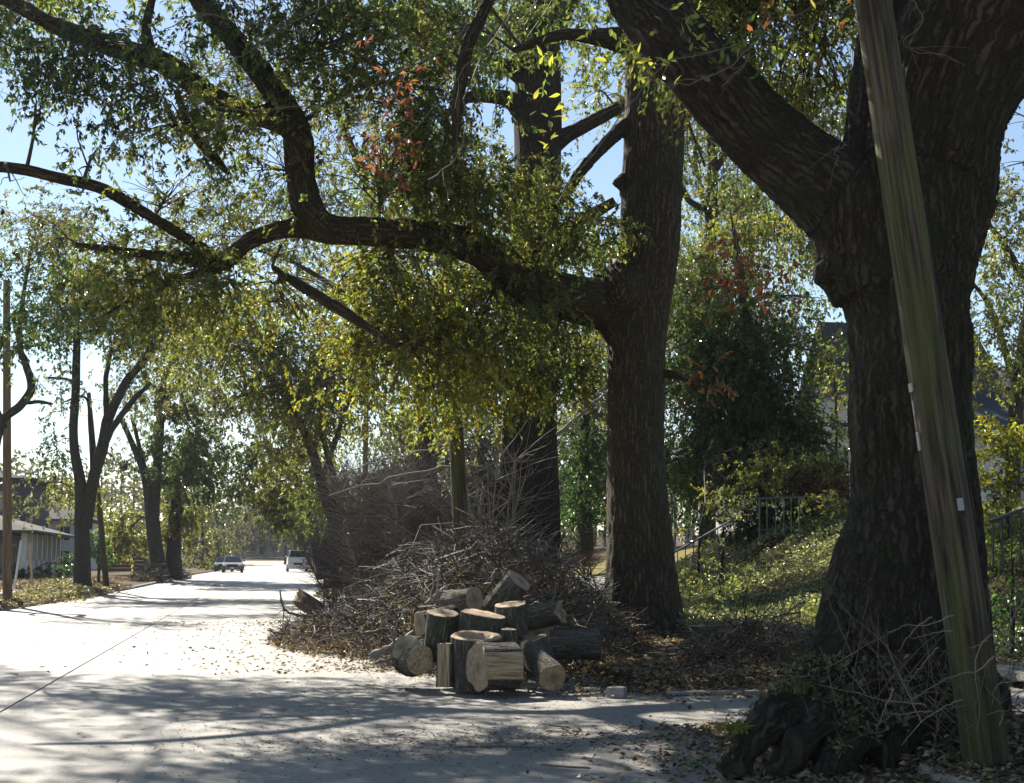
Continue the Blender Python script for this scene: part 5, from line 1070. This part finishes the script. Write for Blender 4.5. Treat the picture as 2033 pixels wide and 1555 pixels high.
# ------------------------------------------------------------------ buildings
def world_part(name, m_, parent, fn):
    o = single(name, m_, parent, fn); o.location = -Vector(parent.location) if parent else (0, 0, 0); return o
def hip(a, u0, u1, v0, v1, ze, zr, ov=.5, ridge_along='u', gable=False, th=.15):
    u0 -= ov; u1 += ov; v0 -= ov; v1 += ov
    if ridge_along == 'u': m = (v0 + v1) / 2; ins = 0 if gable else min(abs(v1 - v0) / 2, (u1 - u0) / 2 - .5); R_ = [(u0 + ins, m), (u1 - ins, m)]; C_ = [(u0, v0), (u1, v0), (u1, v1), (u0, v1)]; Fs = [(0, 1, 5, 4), (2, 3, 4, 5), (1, 2, 5), (3, 0, 4)]
    else: m = (u0 + u1) / 2; ins = 0 if gable else min((u1 - u0) / 2, abs(v1 - v0) / 2 - .5); R_ = [(m, v0 + ins), (m, v1 - ins)]; C_ = [(u0, v0), (u1, v0), (u1, v1), (u0, v1)]; Fs = [(1, 2, 5, 4), (3, 0, 4, 5), (0, 1, 4), (2, 3, 5)]
    V = [[*XY(u, v), ze] for u, v in C_] + [[*XY(u, v), zr] for u, v in R_] + [[*XY(u, v), ze - th] for u, v in C_]
    a.add(V, [f for f in Fs if len(f) == 4] + [(0, 1, 7, 6), (1, 2, 8, 7), (2, 3, 9, 8), (3, 0, 6, 9), (6, 7, 8, 9)], [f for f in Fs if len(f) == 3])
def ubox(a, u0, u1, v0, v1, z0, z1, m=0): x, y = XY((u0 + u1) / 2, (v0 + v1) / 2); box(a, (x, y, (z0 + z1) / 2), (abs(v1 - v0), abs(u1 - u0), z1 - z0), m, A)
def window(root, u, v, z0, w, h, face, name='window'):
    # face 'u': in a wall looking back along the street; 'v': in a wall looking across it
    s_ = .07
    def fr(a):
        for dz in (z0, z0 + h): ubox(a, *((u - .06, u + .06, v - w / 2, v + w / 2) if face == 'u' else (u - w / 2, u + w / 2, v - .06, v + .06)), dz - s_, dz + s_)
        for q in (-w / 2, 0, w / 2): ubox(a, *((u - .055, u + .055, v + q - s_ / 2, v + q + s_ / 2) if face == 'u' else (u + q - s_ / 2, u + q + s_ / 2, v - .055, v + .055)), z0, z0 + h)
    o = world_part(name, 'trim', root, fr); g = single('pane', 'glass', o, lambda a: ubox(a, *((u - .02, u + .02, v - w / 2, v + w / 2) if face == 'u' else (u - w / 2, u + w / 2, v - .02, v + .02)), z0, z0 + h)); return o
# porch house on the left
zb = .45; H1 = empty('porch_house', (*XY(94, -16), zb), 'low pale house with a grey hipped roof and white porch columns at the left edge', 'house')
world_part('wall', 'housegrey', H1, lambda a: ubox(a, 89, 106, -30, -16.2, zb, 3.35))
world_part('roof', 'roof_g', H1, lambda a: hip(a, 88, 106, -30, -14, 3.5, 6.0))
world_part('porch_floor', 'kerb', H1, lambda a: ubox(a, 88.4, 104, -16.2, -14.1, zb - .2, zb + .35))
for u in np.arange(88.7, 104, 2.1): world_part('porch_column', 'white', H1, lambda a, u=u: (ubox(a, u - .16, u + .16, -14.5, -14.18, zb + 1.2, 3.35), ubox(a, u - .3, u + .3, -14.64, -14.04, zb + .35, zb + 1.2)))
for v in (-17.6, -20, -22.5, -25, -27.4): window(H1, 88.97, v, 1.3, 1.3, 1.4, 'u')
for u in (92, 96, 100): window(H1, u, -16.17, 1.2, 1.2, 1.5, 'v')
H2 = empty('far_house', (*XY(128, -16), .8), 'two storey house with a slate blue roof behind the forked tree', 'house')
world_part('wall', 'trim', H2, lambda a: ubox(a, 124, 136, -26, -15, .7, 5.2)); world_part('roof', 'roof_b', H2, lambda a: hip(a, 124, 136, -26, -15, 5.3, 7.6, .7))
for v in (-16.8, -19.5, -22): window(H2, 123.97, v, 3.4, 1.1, 1.3, 'u'); window(H2, 123.97, v, 1.3, 1.1, 1.3, 'u')
H3 = empty('far_house', (*XY(116, -28), .6), 'tall house with a broad flat topped dark roof above the porch house', 'house')
world_part('wall', 'roof_b', H3, lambda a: ubox(a, 110, 122, -42, -17.8, .6, 8.0)); world_part('roof', 'roof_d', H3, lambda a: hip(a, 110, 122, -42, -17.8, 8.0, 10.2, .6))
for v in (-20, -24, -28): window(H3, 109.97, v, 5.0, 1.3, 1.6, 'u')
# brown fence with tan posts
FN = empty('wooden_fence', (*P(250, 1148, 108)[:2], .5), 'brown fence of wide horizontal boards with tan posts on the left', 'fence'); fx = FN.location
for i in range(8): a = Acc(); box(a, (0, 0, .18 + i * .29), (3.0, .06, .27)); o = a.build('board', ['fence'], FN); o.location = (-.1, RG.normal(0, .01), 0)
for x in (-1.7, 1.5): a = Acc(); box(a, (x, 0, 1.25), (.18, .18, 2.6)); a.build('post', ['fence'], FN)
for i in range(9): a = Acc(); box(a, (1.75 + i * .26, .05, 1.2), (.24, .05, 2.4)); a.build('picket', ['fencetan'], FN)
# white house on the right
zr = 2.35; u_, v_ = UVc(*P(1600, 900, 45)[:2])
HR = empty('white_house', (*XY(u_, v_), zr), 'white house with a steep grey roof behind the evergreen on the right', 'house')
world_part('wall', 'white', HR, lambda a: ubox(a, u_, u_ + 12, v_ + .2, v_ + 12, zr - .6, 6.0))
world_part('roof', 'roof_b', HR, lambda a: hip(a, u_, u_ + 12, v_ - .4, v_ + 12, 6.1, 8.7, .5, 'u'))
world_part('gable_roof', 'roof_g', HR, lambda a: hip(a, u_ + 3, u_ + 8, v_ + 3.2, v_ + 9, 7.2, 10.6, .3, 'v', True))
world_part('cornice', 'white', HR, lambda a: ubox(a, u_ - .55, u_ + 12, v_ - .95, v_ + 12, 5.78, 5.95))
world_part('corner_board', 'trim', HR, lambda a: ubox(a, u_ - .04, u_ + .25, v_ + .12, v_ + .45, zr - .6, 5.8))
world_part('chimney', 'fence', HR, lambda a: ubox(a, u_ + 8, u_ + 9, v_ + 6, v_ + 7, 7, 10.9))
for q in (1.0, 2.6, 5.0, 8.0, 10.5): window(HR, u_ - .03, v_ + q, 3.6, 1.0, 1.7, 'u')
for q in (2, 5, 8): window(HR, u_ + q, v_ + .17, 3.6, 1.0, 1.7, 'v')
GH = empty('grey_house', (*P(2010, 900, 52)[:2], 2.4), 'grey walled house beyond the yellow shrub at the right edge', 'house'); gu, gv = UVc(*P(1945, 900, 52)[:2])
world_part('wall', 'roof_g', GH, lambda a: ubox(a, gu, gu + 10, gv, gv + 12, 2, 8.2)); world_part('roof', 'roof_b', GH, lambda a: hip(a, gu, gu + 10, gv, gv + 12, 8.2, 10.4, .5))
for q in (1.5, 4, 6.5): window(GH, gu - .03, gv + q, 4.4, 1.0, 1.5, 'u')
for i, (px, py, d, w, h, lab) in enumerate([(545, 1108, 235, 14, 4.5, 'hazy dark roofed house on the rise at the street end'), (478, 1095, 250, 9, 5, 'hazy low house behind the silver car')]):
    b_ = P(px, py, d); hu, hv = UVc(b_[0], b_[1]); z = G(b_[0], b_[1]); h_ = empty('distant_house', (b_[0], b_[1], z), lab, 'house')
    world_part('wall', 'trim', h_, lambda a: ubox(a, hu, hu + 8, hv - w / 2, hv + w / 2, z - .5, z + h * .6)); world_part('roof', 'roof_d', h_, lambda a: hip(a, hu, hu + 8, hv - w / 2, hv + w / 2, z + h * .6, z + h))
    for q in (-.28, 0, .28): window(h_, hu - .03, hv + q * w, z + .9, 1.4, 1.3, 'u')

# ------------------------------------------------------------------ vehicles at the far end
def vehicle(name, label, cat, u, v, prof_low, cab, W_, mpaint, wheel=(.34, .9, -1.2), facing=-1):
    """prof_low: (y,z) outline of the lower body; cab: (y_front_bottom,y_front_top,y_rear_top,y_rear_bottom,z0,z1); y runs to the rear, nose at 0"""
    x, y = XY(u, v); z = float(base(u)); root = empty(name, (x, y, z), label, cat); root.rotation_euler = (0, 0, A)
    def body(a):
        n = len(prof_low)
        for s_ in (-1, 1):
            ins = [[s_ * W_ / 2 * (.93 if zz > .8 or yy < .12 else 1), yy, zz] for yy, zz in prof_low]
            a.add(ins, None, [(0, i, i + 1) if s_ > 0 else (0, i + 1, i) for i in range(1, n - 1)])
        L_ = [[-W_ / 2 * (.93 if zz > .8 or yy < .12 else 1), yy, zz] for yy, zz in prof_low]; R_ = [[-p[0], p[1], p[2]] for p in L_]
        a.add(L_ + R_, [(i, (i + 1) % n, n + (i + 1) % n, n + i) for i in range(n)])
    o = single('body', mpaint, root, body); bevel(o, .04, 3)
    fb, ft, rt_, rb, z0, z1 = cab; wb, wt = W_ * .46, W_ * .37
    def cabf(a):
        B = [[-wb, fb, z0], [wb, fb, z0], [wb, rb, z0], [-wb, rb, z0]]; T = [[-wt, ft, z1], [wt, ft, z1], [wt, rt_, z1], [-wt, rt_, z1]]
        a.add(B + T, [(4, 5, 6, 7)]); 
        for i in range(4): j = (i + 1) % 4; a.add([B[i], B[j], T[j], T[i]], [(0, 1, 2, 3)])
    single('cabin', mpaint, root, cabf)
    def pane(a, P4, out):
        P4 = np.array(P4, float); c = P4.mean(0); a.add(c + (P4 - c) * [.88, .88, .84] + np.array(out) * .012, [(0, 1, 2, 3)])
    single('windshield', 'glass', root, lambda a: pane(a, [[-wb, fb, z0], [wb, fb, z0], [wt, ft, z1], [-wt, ft, z1]], (0, -1, .5)))
    for s_ in (-1, 1): single('side_window', 'glass', root, lambda a: pane(a, [[s_ * wb, fb, z0], [s_ * wb, rb, z0], [s_ * wt, rt_, z1], [s_ * wt, ft, z1]], (s_, 0, .3)))
    zh = .68 if cat != 'van' else .85
    for s_ in (-1, 1):
        o = single('headlight', 'lamp', root, lambda a: box(a, (s_ * W_ * .36, .03, zh), (.32, .1, .16))); bevel(o, .03)
        single('mirror', mpaint, root, lambda a: box(a, (s_ * (W_ / 2 + .08), fb + .35, z0 + .12), (.18, .08, .14)))
        for yy in wheel[1:]:
            yy = yy if yy > 0 else prof_low[-1][0] + yy if False else yy
            w_ = empty('wheel', (s_ * (W_ / 2 - .1), abs(yy), wheel[0])); w_.parent = root
            o = single('tyre', 'rubber', w_, lambda a: tubes(a, np.array([[-.1, 0, 0], [0, 0, 0], [.1, 0, 0]]), np.full(3, wheel[0]), 18, cap=True)); single('rim', 'plastic', w_, lambda a: tubes(a, np.array([[-.11, 0, 0], [0, 0, 0], [.11, 0, 0]]), np.full(3, wheel[0] * .6), 14, cap=True))
    single('grille', 'rubber', root, lambda a: box(a, (0, .0, zh - .08), (W_ * .42, .06, .18))); single('bumper', mpaint, root, lambda a: box(a, (0, .0, .38), (W_ * .94, .14, .2)))
    single('licence_plate', 'lamp', root, lambda a: box(a, (0, -.08, .42), (.32, .02, .15)))
    return root
car_prof = [(.0, .3), (.0, .62), (.12, .76), (1.25, .94), (3.9, .98), (4.5, .92), (4.6, .55), (4.55, .3)]
def cuv(px, d): p = P(px, 1130, d); return UVc(p[0], p[1])
vehicle('parked_car', 'silver sedan facing us at the far end of the left side of the road', 'car', *cuv(461, 121), car_prof, (1.15, 1.9, 3.3, 4.2, .93, 1.46), 1.82, 'carw', (.32, .85, 3.6))
vehicle('parked_car', 'dark car parked behind the silver sedan, nearer the kerb', 'car', *cuv(443, 134), car_prof, (1.15, 1.9, 3.3, 4.2, .93, 1.46), 1.8, 'card', (.32, .85, 3.6))
van_prof = [(.0, .35), (.0, .95), (.25, 1.15), (.9, 1.22), (5.0, 1.22), (5.1, .5), (5.05, .35)]
vehicle('parked_van', 'boxy white van facing us on the right side of the far road', 'van', *cuv(591, 133), [(.0, .35), (.0, 1.25), (.08, 1.36), (.5, 1.38), (5.0, 1.38), (5.1, .5), (5.05, .35)], (.12, .4, 5.0, 5.05, 1.36, 2.1), 2.05, 'vanw', (.36, .95, 4.0))
# ------------------------------------------------------------------ sticks on the road
for lab, pts in [('thin crooked stick lying across the shaded foreground concrete', [(1075, 1508, 10.4), (1100, 1518, 10.3), (1130, 1524, 10.25), (1170, 1527, 10.2)]), ('dark stick on the concrete below the logs', [(900, 1478, 11.3), (985, 1472, 11.4), (1080, 1478, 11.3)]), ('short twig on the concrete near the driveway', [(1090, 1428, 12.8), (1130, 1432, 12.7)])]:
    Q = np.array([P(*p) for p in pts]); u, v = UVc(Q[:, 0], Q[:, 1]); Q[:, 2] = np.where(v < KR, base(u), hgt(u, v)) + .015; a = Acc(); tubes(a, Q, np.full(len(Q), .008), 5, (.2, .16, .12), cap=True); o = a.build('stick', ['twig'], None, False, Q[0]); tag(o, lab, 'stick')

# ------------------------------------------------------------------ far wood and the air
a = Acc(); n = 46000; az = RG.uniform(-.5, .5, n); ds = RG.uniform(170, 290, n); x = np.sin(az) * ds; y = np.cos(az) * ds; u, v = UVc(x, y)
hh = (9 + 9 * vn(az * 14, ds * .02, 0, 81)) * (1 - .65 * np.exp(-((az + .19) / .035) ** 2)); z = hgt(u, v) + hh * RG.random(n) ** .7
tn = np.array([GRY * .55, OLV * .6, np.array([.07, .06, .05]), GRY * .4])[RG.integers(0, 4, n)] * np.exp(RG.normal(0, .25, (n, 1)))
k = (v < -9) | (v > 9) | (u > 225); k &= ~((u > 198) & (u < 212)); leaves(a, np.stack([x, y, z], 1)[k], RG.normal(size=(k.sum(), 3)), RG.normal(size=(k.sum(), 3)), np.full(k.sum(), .8), np.full(k.sum(), .5), tn[k])
nt = 260; az = RG.uniform(-.6, .6, nt); ds = RG.uniform(165, 280, nt); x = np.sin(az) * ds; y = np.cos(az) * ds; u, v = UVc(x, y); k = (np.abs(v) > 10); z = hgt(u, v)
pp = np.stack([np.stack([x, y, z - .5], 1), np.stack([x + .3, y, z + 6], 1), np.stack([x + .2, y, z + 12], 1)], 1)[k]; tubes(a, pp, np.array([[.3, .22, .1]]) * np.ones((k.sum(), 1)), 5, (.05, .045, .04), 1)
o = a.build('far_wood', ['leaf', 'twig']); tag(o, 'hazy far off woodland closing the view beyond the street and houses', 'woodland', None, 'stuff')
hm = bpy.data.materials.new('haze_air'); hm.use_nodes = True; hn = hm.node_tree; hn.nodes.clear(); ho = hn.nodes.new('ShaderNodeOutputMaterial'); hv = hn.nodes.new('ShaderNodeVolumePrincipled')
hv.inputs['Density'].default_value = .0002; hv.inputs['Color'].default_value = (.86, .91, 1, 1); hv.inputs['Anisotropy'].default_value = .2; hn.links.new(hv.outputs[0], ho.inputs['Volume'])
a = Acc(); a.add([[x, y, z] for x in (-420, 420) for y in (-140, 600) for z in (-2, 46)], [(0, 1, 3, 2), (4, 6, 7, 5), (0, 4, 5, 1), (2, 3, 7, 6), (0, 2, 6, 4), (1, 5, 7, 3)])
M['haze'] = hm; o = a.build('haze', ['haze']); o['kind'] = 'stuff'; o['label'] = 'thin pale haze in the air of the street'
